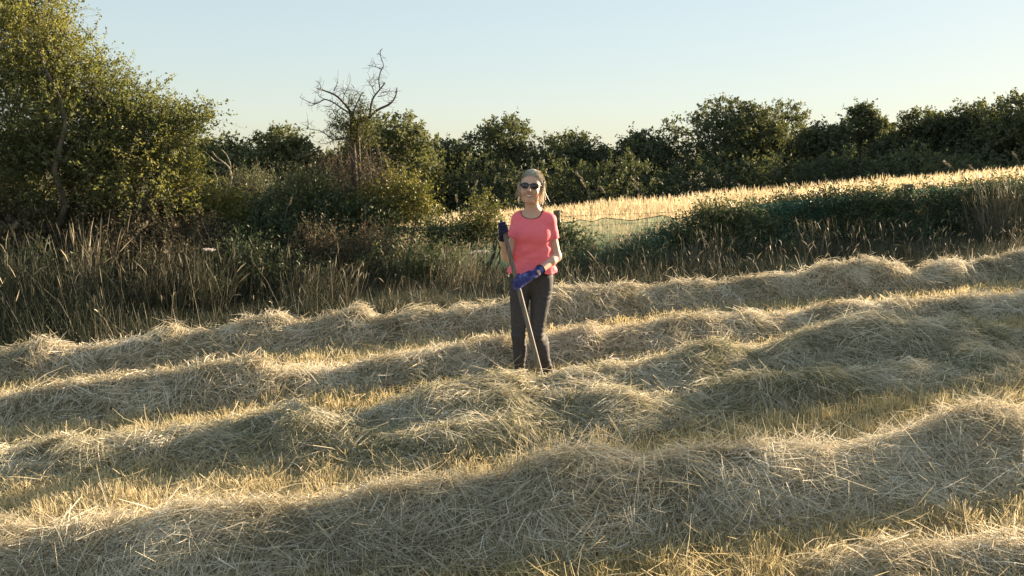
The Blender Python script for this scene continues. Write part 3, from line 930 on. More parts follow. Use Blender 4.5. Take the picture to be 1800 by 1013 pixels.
for lab, px_, py_, hw_, hh_, Y_, mt_, b_ in [
    ('dark leafy weed in deep shade at the left edge of the verge', 40, 500, 50, 60, 10.6, 'leaf_bramble', -.25),
    ('rust brown dock weed behind the pale grass tuft at left', 215, 455, 42, 34, 11.4, 'leaf_brown', .25),
    ('dark nettle patch right of the fluffy thistle', 430, 470, 46, 40, 11.4, 'leaf_bramble', -.25),
    ('brown withered weed below the dead tree', 560, 440, 50, 34, 12.4, 'leaf_brown', .1),
    ('reddish dock weed below the olive bramble mound', 655, 440, 34, 34, 12.5, 'leaf_brown', .2),
    ('grey green nettle patch left of the woman\'s elbow', 770, 470, 52, 30, 12.2, 'leaf_bramble', -.05),
    ('dark bramble sprawl low in the verge beneath the hawthorn', 130, 490, 75, 50, 10.8, 'leaf_bramble', -.2),
    ('brown dock weed between the pale tuft and the fluffy thistle', 300, 480, 50, 46, 11.0, 'leaf_brown', 0),
    ('low dark weed sprawling in the hollow right of the thistle', 500, 490, 70, 34, 11.4, 'leaf_bramble', -.15),
    ('grey green weed bank in front of the left netting', 700, 470, 70, 36, 12.2, 'leaf_bramble', .05),
    ('low bramble spilling forward below the pale netting', 1130, 470, 70, 24, 12.9, 'leaf_bramble', -.05),
    ('dark bramble spilling onto the verge midway along the right bank', 1330, 445, 80, 28, 13.6, 'leaf_bramble', -.1),
    ('dark bramble spilling onto the verge below the brown post', 1560, 425, 90, 30, 14.2, 'leaf_bramble', -.1),
    ('dark leafy weed right of the woman\'s hip', 1040, 480, 50, 22, 12.6, 'leaf_bramble', -.15)]:
    bush('weed', lab, [(px_, py_, hw_, hh_, 0), (px_ + hw_ * .5, py_ + hh_ * .5, hw_ * .7, hh_ * .7, -.1), (px_ - hw_ * .5, py_ + hh_ * .4, hw_ * .6, hh_ * .8, .1)], Y_, M[mt_], int(px_) + 4000, 420, per=8, tl=.3, ls=.05, lw=.4, up=.9, bias=b_, cat='weed', nst=8)

# ------------------------------------------------------------------ bare dead tree
YD = 14.2
dt = empty('dead_tree', (float(at(623, 326, YD)[0]), YD, float(g(float(at(623, 326, YD)[0]), YD))), 'bare dead tree with crooked grey brown branches against the sky', 'tree')


def dpath(pts, dy):
    n_ = len(pts)
    y = YD + np.linspace(dy[0], dy[1], n_) + rng.normal(0, 0.03, n_)
    return spline(at([p[0] for p in pts], [p[1] for p in pts], y), 4)


tb = MB()
tube(tb, dpath([(628, 470), (626, 400), (624, 326), (622, 282), (620, 250), (619, 219), (617, 198)], (0, 0)), np.linspace(0.062, 0.034, 25), 8)
tube(tb, dpath([(630, 400), (631, 330), (629, 257), (627, 228), (634, 213), (650, 206)], (0.1, 0.05)), np.linspace(0.05, 0.028, 21), 8)
tb.build('trunk', M['deadwood'], dt, True)
br = [([(617, 198), (606, 183), (590, 168), (571, 160), (557, 156)], .030, .010, (0, -.3)),
      ([(650, 206), (663, 194), (685, 183), (695, 170), (698, 154)], .030, .012, (.05, .2)),
      ([(650, 206), (652, 187), (657, 171), (669, 156), (677, 146)], .026, .011, (.05, -.1)),
      ([(668, 157), (666, 140), (669, 126), (674, 115), (669, 99), (669, 88)], .015, .006, (-.08, -.2)),
      ([(671, 122), (661, 118), (646, 115)], .009, .004, (-.1, 0)), ([(661, 118), (657, 108)], .006, .003, (-.05, 0)),
      ([(658, 165), (654, 153), (649, 145), (655, 137)], .010, .004, (0, .1)),
      ([(654, 153), (660, 147), (656, 137)], .007, .003, (0, .1)),
      ([(669, 164), (680, 161), (689, 161)], .008, .003, (0, -.2)), ([(664, 170), (676, 168), (684, 163)], .008, .003, (0, -.2)),
      ([(616, 200), (600, 190), (587, 181), (571, 175), (559, 181), (546, 181), (527, 171)], .020, .005, (0, .3)),
      ([(559, 181), (548, 186), (541, 185)], .007, .003, (.25, .3)), ([(571, 175), (560, 168), (560, 158)], .008, .004, (.2, .3)),
      ([(587, 160), (592, 150), (594, 138)], .009, .004, (-.2, -.2)), ([(571, 160), (565, 155), (562, 146)], .006, .003, (-.2, -.2)),
      ([(604, 182), (604, 170), (610, 156), (617, 140)], .010, .004, (0, .2)), ([(606, 166), (600, 160), (588, 163)], .007, .003, (0, .2)),
      ([(621, 205), (624, 190), (630, 176), (637, 162)], .016, .007, (0, -.2)), ([(634, 168), (625, 160), (613, 157)], .008, .003, (-.1, 0)),
      ([(613, 157), (606, 160), (603, 150)], .005, .002, (0, 0)), ([(625, 188), (612, 176), (605, 163)], .008, .003, (-.1, .2)),
      ([(619, 241), (606, 243), (587, 246), (575, 238), (562, 230), (548, 228), (535, 225)], .016, .004, (0, -.3)),
      ([(541, 227), (542, 218), (541, 209)], .006, .003, (-.25, -.3)), ([(587, 246), (572, 253), (556, 250)], .009, .003, (-.1, -.2)),
      ([(619, 225), (608, 219), (596, 222), (585, 214)], .010, .004, (0, .2)), ([(606, 243), (596, 232), (590, 222), (580, 226)], .009, .003, (0, .1)),
      ([(600, 190), (590, 196), (580, 192), (570, 196)], .008, .003, (0, .1)), ([(587, 181), (578, 188), (565, 186)], .007, .003, (0, .1)),
      ([(640, 236), (652, 245), (663, 257), (670, 282), (671, 301)], .012, .007, (0, -.3)),
      ([(626, 282), (650, 298), (680, 321)], .014, .010, (-.1, -.5)), ([(624, 290), (632, 310), (640, 330)], .012, .009, (-.1, -.5)),
      ([(622, 285), (612, 262), (606, 245)], .008, .004, (-.1, -.2)), ([(628, 300), (655, 318), (668, 335)], .011, .007, (-.2, -.4)),
      ([(573, 330), (566, 290), (560, 268)], .007, .003, (-.2, -.3)), ([(536, 340), (522, 322), (516, 312)], .007, .003, (-.2, -.3)),
      ([(760, 272), (778, 280), (790, 292)], .006, .003, (-.2, -.3)), ([(768, 310), (785, 312), (795, 318)], .006, .003, (-.2, -.3))]
for pts, r0, r1, dy in br[:-2]:
    b_ = MB()
    p = dpath(pts, dy)
    tube(b_, p, np.linspace(r0, r1, len(p)) * 0.82, 6)
    # short spurs
    for q_ in range(int(len(p) * 1.1)):
        s = p[rng.integers(2, len(p))]
        d_ = norm(rng.normal(size=3) * np.array([1, .6, .8]) + np.array([0, 0, .3]))
        tube(b_, np.array([s, s + d_ * 0.05 + rng.normal(0, .01, 3), s + d_ * rng.uniform(0.06, 0.17)]), [r1 * .5, .0025, .0016], 4)
    b_.build('branch', M['deadwood'], dt, True)
bush('ivy', 'clump of olive ivy clinging in the fork of the dead tree', [(640, 205, 20, 18, 0), (626, 222, 26, 22, 0), (600, 212, 20, 14, 0), (645, 235, 18, 22, 0), (598, 236, 20, 10, 0), (628, 180, 14, 14, 0)], YD, M['leaf_lime'], 360, 560, per=7, tl=0.14, ls=0.035, thr=0.4, cat='ivy', nst=4, freq=2.2, bias=-0.2)

bb = empty('bare_branch', (float(at(398, 380, 13.3)[0]), 13.3, float(g(float(at(398, 380, 13.3)[0]), 13.3))), 'crooked pale bleached bare branch right of the hawthorn', 'branch')
m_ = MB()
for pts, r0, r1 in [([(396, 420), (397, 380), (402, 340), (407, 312), (402, 295), (392, 285), (380, 276), (373, 266)], .022, .007), ([(404, 305), (405, 290), (398, 272), (388, 262)], .010, .004), ([(395, 287), (380, 285), (366, 272), (352, 262)], .010, .004), ([(378, 400), (376, 345), (382, 318), (375, 300)], .016, .005)]:
    p = spline(at([a[0] for a in pts], [a[1] for a in pts], 13.3 + rng.normal(0, .04, len(pts))), 4)
    tube(m_, p, np.linspace(r0, r1, len(p)), 6)
m_.build('wood', M['bleached'], bb, True)

# ------------------------------------------------------------------ fence: posts, wires, netting
f0 = np.array([0.8, float(fence_y(0.8)), 0.0])
fence = empty('wire_fence', (f0[0], f0[1], float(g(f0[0], f0[1]))), 'post and wire fence hung with sagging green netting across the field', 'fence')


def post(px, top, h, w):
    X = (px - 900) / FPX
    Y = 14.0
    for _ in range(6): Y = float(fence_y(X * Y))
    c = at(px, top, Y)
    x, y, zt = c
    zb = float(g(x, y)) - 0.3
    v = []
    zs = [zb, zb + 0.5, zt - 0.012, zt]
    for i, z in enumerate(zs):
        s = w / 2 * (1 if i < 3 else 0.9)
        for (a, b) in ((-1, -1), (1, -1), (1, 1), (-1, 1)):
            v.append((x + a * s + rng.normal(0, .002) + 0.012 * (z - zb), y + b * s, z + (0.006 * a if i == 3 else 0)))
    q = [(i * 4 + j, i * 4 + (j + 1) % 4, i * 4 + 4 + (j + 1) % 4, i * 4 + 4 + j) for i in range(3) for j in range(4)] + [(12, 13, 14, 15)]
    MB().add(v, quads=q).build('post', M['post'], fence)
    return c


posts = [post(977, 370, 1, 0.10), post(1596, 324, 1, 0.11), post(1290, 372, 1, 0.09), post(690, 415, 1, 0.09), post(420, 440, 1, 0.09), post(150, 470, 1, 0.09), post(1860, 306, 1, 0.11)]
# top line of netting by picture column
ntop = [(-200, 470), (150, 440), (420, 415), (690, 402), (800, 398), (880, 398), (975, 388), (1000, 392), (1020, 386), (1040, 390), (1063, 383), (1110, 388), (1165, 379), (1190, 385), (1220, 378), (1290, 366), (1370, 356), (1450, 349), (1540, 340), (1596, 334), (1700, 326), (1800, 316), (2000, 300)]
npx = np.linspace(-200, 2000, 440)
nty = np.interp(npx, [a[0] for a in ntop], [a[1] for a in ntop])
Yn = np.full(npx.shape, 14.0)
for _ in range(8): Yn = fence_y((npx - CX) / FPX * Yn)
Yn = Yn - 0.07
top = at(npx, nty, Yn)
K = 22
rows = []
for j in range(K):
    s = j / (K - 1)
    zb = g(top[:, 0], top[:, 1]) - 0.03
    z = top[:, 2] * (1 - s) + zb * s
    yy = top[:, 1] - 0.30 * s ** 1.6 + 0.22 * (n2(npx * 0.01, np.full(npx.shape, s * 1.2), 0.9, 77, 2)) * (0.15 + s) + 0.05 * n2(npx * 0.01 + s * 1.3, np.full(npx.shape, s * 0.5), 4.5, 78, 2)
    rows.append(np.stack([top[:, 0], yy, z], -1))
G = np.stack(rows, 0)
ii = np.arange(G.shape[0] * G.shape[1]).reshape(G.shape[:2])
Qn = np.stack([ii[:-1, :-1], ii[:-1, 1:], ii[1:, 1:], ii[1:, :-1]], -1).reshape(-1, 4)
net = MB().add(G, quads=Qn).build('netting', M['net'], fence, True)
hem = MB()
tube(hem, top, 0.006, 4)
hem.build('netting_cord', noisy_mat('netting_cord', (0.03, 0.09, 0.06), (0.06, 0.14, 0.1), 20), fence)
for off, sag in ((0.0, 0.0), (-0.17, 0.02), (-0.36, 0.03)):
    pt = np.interp(npx, [150, 420, 690, 977, 1290, 1596, 1860, 2000], [452, 428, 408, 383, 366, 331, 312, 302])
    w_ = at(npx, pt, Yn + 0.01)
    w_[:, 2] += off + 0.012 * np.sin(npx * 0.02 + off * 9)
    wm = MB()
    tube(wm, w_[::4], 0.0028, 4)
    wm.build('wire', M['wire'], fence)

# ------------------------------------------------------------------ single plants that stand out
def arching(name, label, px, base_py, tip, Y, h_tint, group, head=0.24):
    b = at(px, base_py, Y)
    b[2] = float(g(b[0], b[1]))
    t_ = at(tip[0], tip[1], Y)
    root = empty(name, b, label, 'grass stalk', group)
    mid = b + (t_ - b) * 0.6 + np.array([-(t_[0] - b[0]) * 0.35, 0, (t_[2] - b[2]) * 0.16])
    p = spline([b, mid, t_], 8)
    s = MB()
    tube(s, p, np.linspace(0.004, 0.0022, len(p)), 4, tint=h_tint)
    s.build('stem', M['verge'], root)
    hd = MB()
    n_ = 70
    tt = rng.uniform(1 - head, 1.0, n_)
    c = np.stack([np.interp(tt, np.linspace(0, 1, len(p)), p[:, j]) for j in range(3)], -1)
    tan = norm(p[-1] - p[-5])
    ribbons(hd, c, norm(tan + rng.normal(0, .35, (n_, 3))), 0.045, 0.010, None, 1, rng.uniform(.8, 1, n_), (1, .3))
    hd.build('seed_head', M['verge'], root)


for (lab, px, by, tip, Y) in [
    ('tall arching grass stalk right of the woman\'s head, drooping leftwards', 1043, 430, (1014, 304), 14.6),
    ('second tall arching stalk beside the one right of the woman\'s head', 1040, 430, (1022, 318), 14.7),
    ('short nodding grass stalk above the sunny netting', 1073, 430, (1057, 330), 14.7),
    ('pair member of arching stalks before the dark trees, the upper one', 1140, 430, (1112, 314), 14.8),
    ('pair member of arching stalks before the dark trees, the lower one', 1136, 430, (1114, 325), 14.9),
    ('thin nodding stalk under the biggest oak', 1303, 420, (1299, 326), 15.2),
    ('thin curling stalk above the meadow right of the brown post', 1684, 400, (1660, 284), 16.0),
    ('curling stalk above the meadow second from the picture\'s right edge', 1714, 400, (1706, 292), 16.0),
    ('tall stalk against the trees close to the picture\'s right edge', 1791, 400, (1780, 268), 16.0),
    ('upright stalk standing left of the meadow\'s left end', 806, 440, (802, 345), 13.7),
    ('bent pale stalk left of the raised glove', 822, 440, (838, 320), 13.8),
    ('pale upright seed stalk in front of the olive bramble mound', 644, 470, (642, 366), 13.2),
    ('pale stalk in the shade left of the dead tree', 500, 480, (512, 350), 12.8),
    ('leaning stalk crossing the dark bank below the bleached branch', 372, 520, (411, 455), 11.6),
    ('tall pale reed stalk in the grass at left', 235, 530, (258, 392), 11.2),
    ('stiff blond stalk near the left picture edge', 20, 540, (28, 392), 11.0),
]:
    arching('grass_stalk', lab, px, by, tip, Y, 0.85, 'single tall grass stalks')


def tuft(label, px, base_py, Y, n_, h_, spread, drift, t0):
    b = at(px, base_py, Y)
    b[2] = float(g(b[0], b[1]))
    root = empty('grass_tuft', b, label, 'grass tuft')
    m_ = MB()
    x_ = b[0] + rng.normal(0, spread, n_); y_ = b[1] + rng.normal(0, spread * .7, n_)
    L_ = h_ * rng.uniform(.55, 1.15, n_)
    t_ = np.clip(rng.normal(t0, .14, n_), 0, 1)
    P, D, B = blades(m_, x_, y_, L_, .0055 * rng.uniform(.6, 1.5, n_), t_, .10, .22, 3, drift=drift)
    k = rng.random(n_) < .3
    top = P + D * (L_ * .86)[:, None] + B * .74
    ribbons(m_, top[k], norm(D * L_[:, None] + B * 1.7)[k], L_[k] * .2, .012, rng.normal(0, .02, top[k].shape), 2, np.clip(t_[k] + .1, 0, 1), (.4, 1, .2))
    m_.build('blades', M['verge'], root, False, 'stuff')


for a in [('tall pale tuft of dry grass standing up against the hawthorn at left', 160, 555, 10.4, 170, 1.18, .13, (.04, 0), .66),
          ('tall dark grass tuft at the left picture edge', 30, 560, 10.0, 260, 1.05, .2, (-.02, 0), .3),
          ('leaning olive grass tuft right of the pale tuft', 250, 560, 10.2, 260, .85, .18, (.15, 0), .38),
          ('tall olive grass tuft around the fluffy thistle', 345, 545, 10.3, 260, .85, .2, (.12, 0), .34),
          ('grey blond grass tuft bent over left of the woman', 800, 490, 11.6, 240, .62, .25, (.2, 0), .62),
          ('blond grass tuft bent over below the olive bramble mound', 560, 510, 11.0, 260, .55, .3, (.25, 0), .6),
          ('pale grass tuft before the dark bramble midway along the right bank', 1250, 460, 12.6, 100, .58, .2, (-.1, 0), .6),
          ('pale grass tuft before the bramble left of the brown post', 1440, 448, 13.0, 130, .6, .25, (-.12, 0), .6),
          ('tall pale leaning grass tuft climbing the bramble at far right', 1765, 420, 14.0, 300, 1.0, .24, (-.22, 0), .66)]:
    tuft(*a)


def umbel(name, label, px, py, Y, w, cat):
    t_ = at(px, py, Y)
    b = np.array([t_[0] + 0.03, Y, float(g(t_[0], Y))])
    root = empty(name, b, label, cat)
    s = MB()
    tube(s, spline([b, (b + t_) / 2 + np.array([.02, 0, 0]), t_ - np.array([0, 0, .06])], 5), 0.005, 5, tint=.4)
    for k_ in range(4):
        c = t_ + np.array([rng.uniform(-w, w), rng.uniform(-.08, .08), rng.uniform(-.03, .02)])
        tube(s, np.array([t_ - np.array([0, 0, .1]), c]), 0.003, 4, tint=.45)
        n_ = 60
        r = np.sqrt(rng.random(n_)) * 0.055; a = rng.uniform(0, 6.28, n_)
        pp = c + np.stack([r * np.cos(a), r * np.sin(a), 0.012 - r * r * 3], -1)
        f = MB()
        leaves(f, pp, norm(rng.normal(size=(n_, 3))), norm(rng.normal(0, .4, (n_, 3)) + np.array([0, 0, 1])), 0.014, 0.012, rng.uniform(.5, 1, n_))
        f.build('flower_head', M['flower'], root)
    lx = MB()
    n_ = 40
    tt = rng.uniform(0.1, .8, n_)[:, None]
    leaves(lx, b + (t_ - b) * tt, norm(rng.normal(size=(n_, 3))), norm(rng.normal(size=(n_, 3))), 0.06, 0.025, rng.uniform(.2, .5, n_))
    s.build('stem', M['verge'], root); lx.build('leaves', M['leaf_bramble'], root)


umbel('cow_parsley', 'white flat topped wild flowers in the verge left of the woman\'s hip', 846, 444, 12.6, 0.15, 'wild flower')
umbel('thistle', 'fluffy pinkish thistle head standing in the shaded grass at left', 366, 440, 10.6, 0.04, 'wild flower')

# ------------------------------------------------------------------ the woman
YP = 6.5
PXM = YP / FPX


def J(px, py, dy=0.0):
    """joint at a photo pixel on the woman's own plane, moved dy metres in depth"""
    p = at(px, py, YP)
    return np.array([p[0], YP + dy, p[2]])


def smin(a, b, k):
    h = np.clip(0.5 + 0.5 * (b - a) / k, 0, 1)
    return b + (a - b) * h - k * h * (1 - h)


def cone(G, a, b, r1, r2):
    a = np.asarray(a, np.float32); b = np.asarray(b, np.float32)
    ba = b - a
    L = max(float((ba * ba).sum()), 1e-9)
    x = G[0] - a[0]; y = G[1] - a[1]; z = G[2] - a[2]
    h = np.clip((x * ba[0] + y * ba[1] + z * ba[2]) / L, 0, 1)
    x = x - h * ba[0]; y = y - h * ba[1]; z = z - h * ba[2]
    return np.sqrt(x * x + y * y + z * z) - (r1 + (r2 - r1) * h)


def ell(G, c, r, Rm=None):
    x = G[0] - np.float32(c[0]); y = G[1] - np.float32(c[1]); z = G[2] - np.float32(c[2])
    if Rm is not None:
        x, y, z = (Rm[0][0] * x + Rm[0][1] * y + Rm[0][2] * z, Rm[1][0] * x + Rm[1][1] * y + Rm[1][2] * z, Rm[2][0] * x + Rm[2][1] * y + Rm[2][2] * z)
    x = x / r[0]; y = y / r[1]; z = z / r[2]
    k0 = np.sqrt(x * x + y * y + z * z)
    return (k0 - 1) * min(r)


def grid3(lo, hi, h):
    ax = [np.arange(lo[i], hi[i] + h, h, dtype=np.float32) for i in range(3)]
    return (ax[0][:, None, None], ax[1][None, :, None], ax[2][None, None, :]), ax


def surface_net(F, ax):
    """surface of a distance field as quads, one vertex per crossed cell"""
    s = F < 0
    cells = np.zeros(tuple(n - 1 for n in F.shape), np.int8)
    for dx in (0, 1):
        for dy in (0, 1):
            for dz in (0, 1):
                cells += s[dx:F.shape[0] - 1 + dx, dy:F.shape[1] - 1 + dy, dz:F.shape[2] - 1 + dz]
    act = (cells > 0) & (cells < 8)
    I = np.argwhere(act)
    vid = np.full(act.shape, -1, np.int64)
    vid[act] = np.arange(len(I))
    acc = np.zeros((len(I), 3)); cnt = np.zeros(len(I))
    cs = [np.array([a, b, c]) for a in (0, 1) for b in (0, 1) for c in (0, 1)]
    for i in range(8):
        for j in range(i + 1, 8):
            if np.abs(cs[i] - cs[j]).sum() != 1: continue
            A = I + cs[i]; B = I + cs[j]
            fa = F[A[:, 0], A[:, 1], A[:, 2]].astype(float); fb = F[B[:, 0], B[:, 1], B[:, 2]].astype(float)
            c = (fa < 0) != (fb < 0)
            t = np.where(c, fa / np.where(c, fa - fb, 1), 0)
            acc += np.where(c[:, None], cs[i] + (cs[j] - cs[i]) * t[:, None], 0); cnt += c
    V = I + acc / np.maximum(cnt, 1)[:, None]
    h = float(ax[0][1] - ax[0][0])
    V = V * h + np.array([ax[0][0], ax[1][0], ax[2][0]])
    quads = []
    for d in range(3):
        e1, e2 = (d + 1) % 3, (d + 2) % 3
        sl0 = [slice(None)] * 3; sl1 = [slice(None)] * 3
        sl0[d] = slice(0, -1); sl1[d] = slice(1, None)
        a = s[tuple(sl0)]; b = s[tuple(sl1)]
        E = np.argwhere(a != b)
        E = E[(E[:, e1] > 0) & (E[:, e2] > 0) & (E[:, e1] < F.shape[e1] - 1) & (E[:, e2] < F.shape[e2] - 1)]
        o1 = np.zeros(3, int); o1[e1] = 1
        o2 = np.zeros(3, int); o2[e2] = 1
        q = np.stack([vid[tuple((E - o1 - o2).T)], vid[tuple((E - o2).T)], vid[tuple(E.T)], vid[tuple((E - o1).T)]], -1)
        inside = a[tuple(E.T)]
        q[~inside] = q[~inside][:, ::-1]
        quads.append(q)
    return V, np.concatenate(quads)


def vnormals(V, Q):
    n_ = np.cross(V[Q[:, 2]] - V[Q[:, 0]], V[Q[:, 3]] - V[Q[:, 1]])
    N_ = np.zeros_like(V)
    for k_ in range(4): np.add.at(N_, Q[:, k_], n_)
    return norm(N_)


def relax(V, Q, it=2, lam=0.5):
    for _ in range(it):
        S = np.zeros_like(V); c = np.zeros(len(V))
        for a, b in ((0, 1), (1, 2), (2, 3), (3, 0)):
            np.add.at(S, Q[:, a], V[Q[:, b]]); np.add.at(c, Q[:, a], 1)
            np.add.at(S, Q[:, b], V[Q[:, a]]); np.add.at(c, Q[:, b], 1)
        V = V + lam * (S / c[:, None] - V)
    return V


sh_l = J(914, 387, 0.03); sh_r = J(963, 389, 0.01)
el_l = J(891, 449, -0.06); wr_l = J(884, 411, -0.165)
el_r = J(978, 452, 0.03); wr_r = J(943, 474, -0.17)
pole_t = J(881, 383, -0.20); pole_b = J(958, 678, -0.33)
pole_ax = norm(pole_b - pole_t)


def pole_at(py):
    f = (py - 383) / (678 - 383)
    return pole_t + (pole_b - pole_t) * f


hip_l = J(914, 507, 0.0); hip_r = J(952, 507, 0.0)
kn_l = J(911, 588, -0.035); kn_r = J(943, 588, -0.04)
an_l = J(914, 652, 0.02); an_r = J(964, 653, 0.03)
HC = J(934, 329, 0.0)
HS = 1.09
tilt = R(3); yaw = R(-9)
ct, st_ = math.cos(tilt), math.sin(tilt); cy_, sy_ = math.cos(yaw), math.sin(yaw)
# head frame: x right in picture, y away from camera, z up; chin raised, turned a little to the picture's left
Rz = np.array([[cy_, sy_, 0], [-sy_, cy_, 0], [0, 0, 1]]); Rx = np.array([[1, 0, 0], [0, ct, -st_], [0, st_, ct]])
ro = R(4); Ry = np.array([[math.cos(ro), 0, -math.sin(ro)], [0, 1, 0], [math.sin(ro), 0, math.cos(ro)]])
HM = Rx @ Rz @ Ry
HF, HI = HM * HS, HM / HS                 # world -> head local


def hp(x, y, z):
    return HC + HF.T @ np.array([x, y, z])


def torso(G, inf=0.0, shirt=False):
    d = cone(G, J(919, 387, .02), J(957, 388, .02), .050, .050)
    d = smin(d, cone(G, J(920, 408, .02), J(951, 408, .02), .086, .086), .05)
    d = smin(d, ell(G, J(920, 414, -.045), (.060, .058, .062)), .06)
    d = smin(d, ell(G, J(947, 415, -.04), (.060, .058, .062)), .06)
    if shirt:
        d = smin(d, cone(G, J(920, 442, .01), J(949, 444, .01), .088, .088), .05)
        d = smin(d, cone(G, J(919, 478, .0), J(953, 478, .0), .098, .098), .06)
    else:
        d = smin(d, cone(G, J(923, 445, .015), J(946, 446, .015), .076, .076), .06)
    d = smin(d, cone(G, J(917, 490, .01), J(950, 490, .01), .092, .094), .06)
    return d - inf


def legs(G, inf=0.0):
    d = cone(G, hip_l, kn_l, .077, .046)
    d = smin(d, cone(G, kn_l, an_l, .045, .034), .02)
    d = smin(d, ell(G, J(914, 612, .022), (.045, .048, .11)), .03)
    e = cone(G, hip_r, kn_r, .079, .044)
    e = smin(e, cone(G, kn_r, an_r, .042, .034), .02)
    e = smin(e, ell(G, J(955, 612, .02), (.041, .048, .10)), .03)
    return smin(d, e, .012) - inf


def arms(G, inf=0.0, upper_only=False):
    d = smin(cone(G, sh_l, el_l, .044, .036), ell(G, sh_l, (.050, .050, .050)), .02)
    e = smin(cone(G, sh_r, el_r, .047, .038), ell(G, sh_r, (.051, .051, .051)), .02)
    if not upper_only:
        d = smin(d, cone(G, el_l, wr_l, .038, .026), .02)
        e = smin(e, cone(G, el_r, wr_r, .041, .027), .02)
        e = smin(e, ell(G, el_r * .72 + wr_r * .28, (.043, .043, .042)), .02)
    return smin(d, e, .005) - inf


def head(G):
    d = ell(G, hp(0, .022, .030), (.073, .092, .088), HI)
    d = smin(d, ell(G, hp(0, -.030, -.030), (.060, .058, .082), HI), .035)
    d = smin(d, ell(G, hp(0, -.058, -.098), (.026, .022, .018), HI), .022)       # chin
    d = smin(d, cone(G, hp(-.038, -.02, -.082), hp(.038, -.02, -.082), .020, .020), .03)   # jaw
    for s in (-1, 1):
        d = smin(d, ell(G, hp(s * .036, -.068, -.036), (.024, .020, .022), HI), .016)     # cheeks
        d = smin(d, ell(G, hp(s * .074, .015, -.012), (.010, .018, .031), HI), .006)    # ears
        d = -smin(-d, ell(G, hp(s * .031, -.103, .006), (.020, .020, .013), HI), .012)  # eye sockets
    d = smin(d, cone(G, hp(0, -.082, .018), hp(0, -.108, -.026), .009, .013), .012)      # nose
    for s in (-1, 1): d = smin(d, ell(G, hp(s * .011, -.096, -.030), (.009, .012, .008), HI), .006)
    d = -smin(-d, ell(G, hp(0, -.093, -.060), (.026, .016, .0085), HI), .005)             # open smile
    return d


def neck(G):
    a = J(937, 384, .045); b = hp(0, .03, -.07)
    d = cone(G, a, b, .056, .052)
    d = smin(d, cone(G, J(920, 380, .03), J(938, 372, .045), .03, .045), .03)
    return smin(d, cone(G, J(955, 381, .03), J(938, 372, .045), .03, .045), .03)


pg = float(g(J(930, 600)[0], YP))
person = empty('person', (J(930, 600)[0], YP, pg), 'woman in coral t-shirt, dark jeans and sunglasses holding a long pole in gloved hands', 'person')


def sdf_part(name, fn, lo, hi, h, mat, parent, disp=None, it=1):
    G, ax = grid3(lo, hi, h)
    F = np.broadcast_to(fn(G), (len(ax[0]), len(ax[1]), len(ax[2])))
    V, Q = surface_net(np.ascontiguousarray(F), ax)
    V = relax(V, Q, it)
    if disp is not None:
        V = V + vnormals(V, Q) * disp(V)[:, None]
    return MB().add(V, quads=Q).build(name, mat, parent, True)


def neck_cut(G, r=0.0):
    """scoop neckline, wider than deep"""
    c = J(934, 372, -.03)
    return ell(G, c, (.083 - r, .13, .058 - r))


def f_body(G):
    d = smin(torso(G), legs(G), .04)
    d = smin(d, neck(G), .03)
    d = smin(d, head(G), .014)
    d = smin(d, arms(G), .03)
    for a in (an_l, an_r):
        d = smin(d, cone(G, a, a + np.array([0, -.01, -.09]), .034, .032), .01)
        d = smin(d, cone(G, a + np.array([0, -.0, -.09]), a + np.array([0, -.14, -.11]), .035, .028), .02)
    return d


skin = noisy_mat('skin', (0.58, 0.345, 0.245), (0.66, 0.41, 0.30), 14, rough=0.5, spec=0.4, c3=(0.62, 0.38, 0.27))
skin.node_tree.nodes['Principled BSDF'].inputs['Subsurface Weight'].default_value = 0.15
skin.node_tree.nodes['Principled BSDF'].inputs['Subsurface Radius'].default_value = (0.01, 0.004, 0.002)
coral = noisy_mat('coral_cotton', (0.95, 0.175, 0.21), (0.97, 0.205, 0.24), 60, rough=0.75, spec=0.2, bump=0.05)
denim = noisy_mat('dark_denim', (0.042, 0.039, 0.042), (0.075, 0.069, 0.070), 70, rough=0.75, spec=0.25, bump=0.08)
black = noisy_mat('black_cloth', (0.012, 0.012, 0.014), (0.022, 0.021, 0.024), 60, rough=0.8)

zlo = pg - .04
body = sdf_part('body', f_body, (J(876, 0)[0] - .02, YP - .29, zlo), (J(990, 0)[0] + .02, YP + .2, HC[2] + .14), .0062, skin, person)


def plane(G, p, n_):
    n_ = norm(np.array(n_, float))
    return (G[0] - p[0]) * n_[0] + (G[1] - p[1]) * n_[1] + (G[2] - p[2]) * n_[2]


def f_shirt(G):
    t = torso(G, .011, True)
    a = arms(G, .015, True)
    cl = sh_l + (el_l - sh_l) * .52; cr = sh_r + (el_r - sh_r) * .52
    a = np.maximum(a, np.maximum(plane(G, cl, el_l - sh_l), -1e9) * (G[0] < J(930, 0)[0]) + plane(G, cr, el_r - sh_r) * (G[0] >= J(930, 0)[0]))
    d = smin(t, a, .022)
    d = smin(d, np.maximum(neck(G) - .012, plane(G, J(937, 374, 0), (0, -.25, 1))), .012)
    d = np.maximum(d, -neck_cut(G))
    hem = J(930, 479)[2] + .004 * np.sin((G[0] - J(930, 0)[0]) * 30)
    return np.maximum(d, hem - G[2])


def shirt_folds(V):
    low = smooth((J(0, 415)[2] - V[:, 2]) / .18)
    f = (fbm(V * np.array([16, 16, 26.]), 5, 2) - .5) * .016 * (0.35 + low)
    dg = np.sin((V[:, 2] - .55 * V[:, 0]) * 62 + 5 * fbm(V * 7, 6, 2)) * .0035 * (0.25 + low)
    return f + dg


sdf_part('t_shirt', f_shirt, (J(876, 0)[0], YP - .2, J(0, 486)[2]), (J(990, 0)[0] + .03, YP + .2, J(0, 362)[2] + .03), .006, coral, person, shirt_folds)


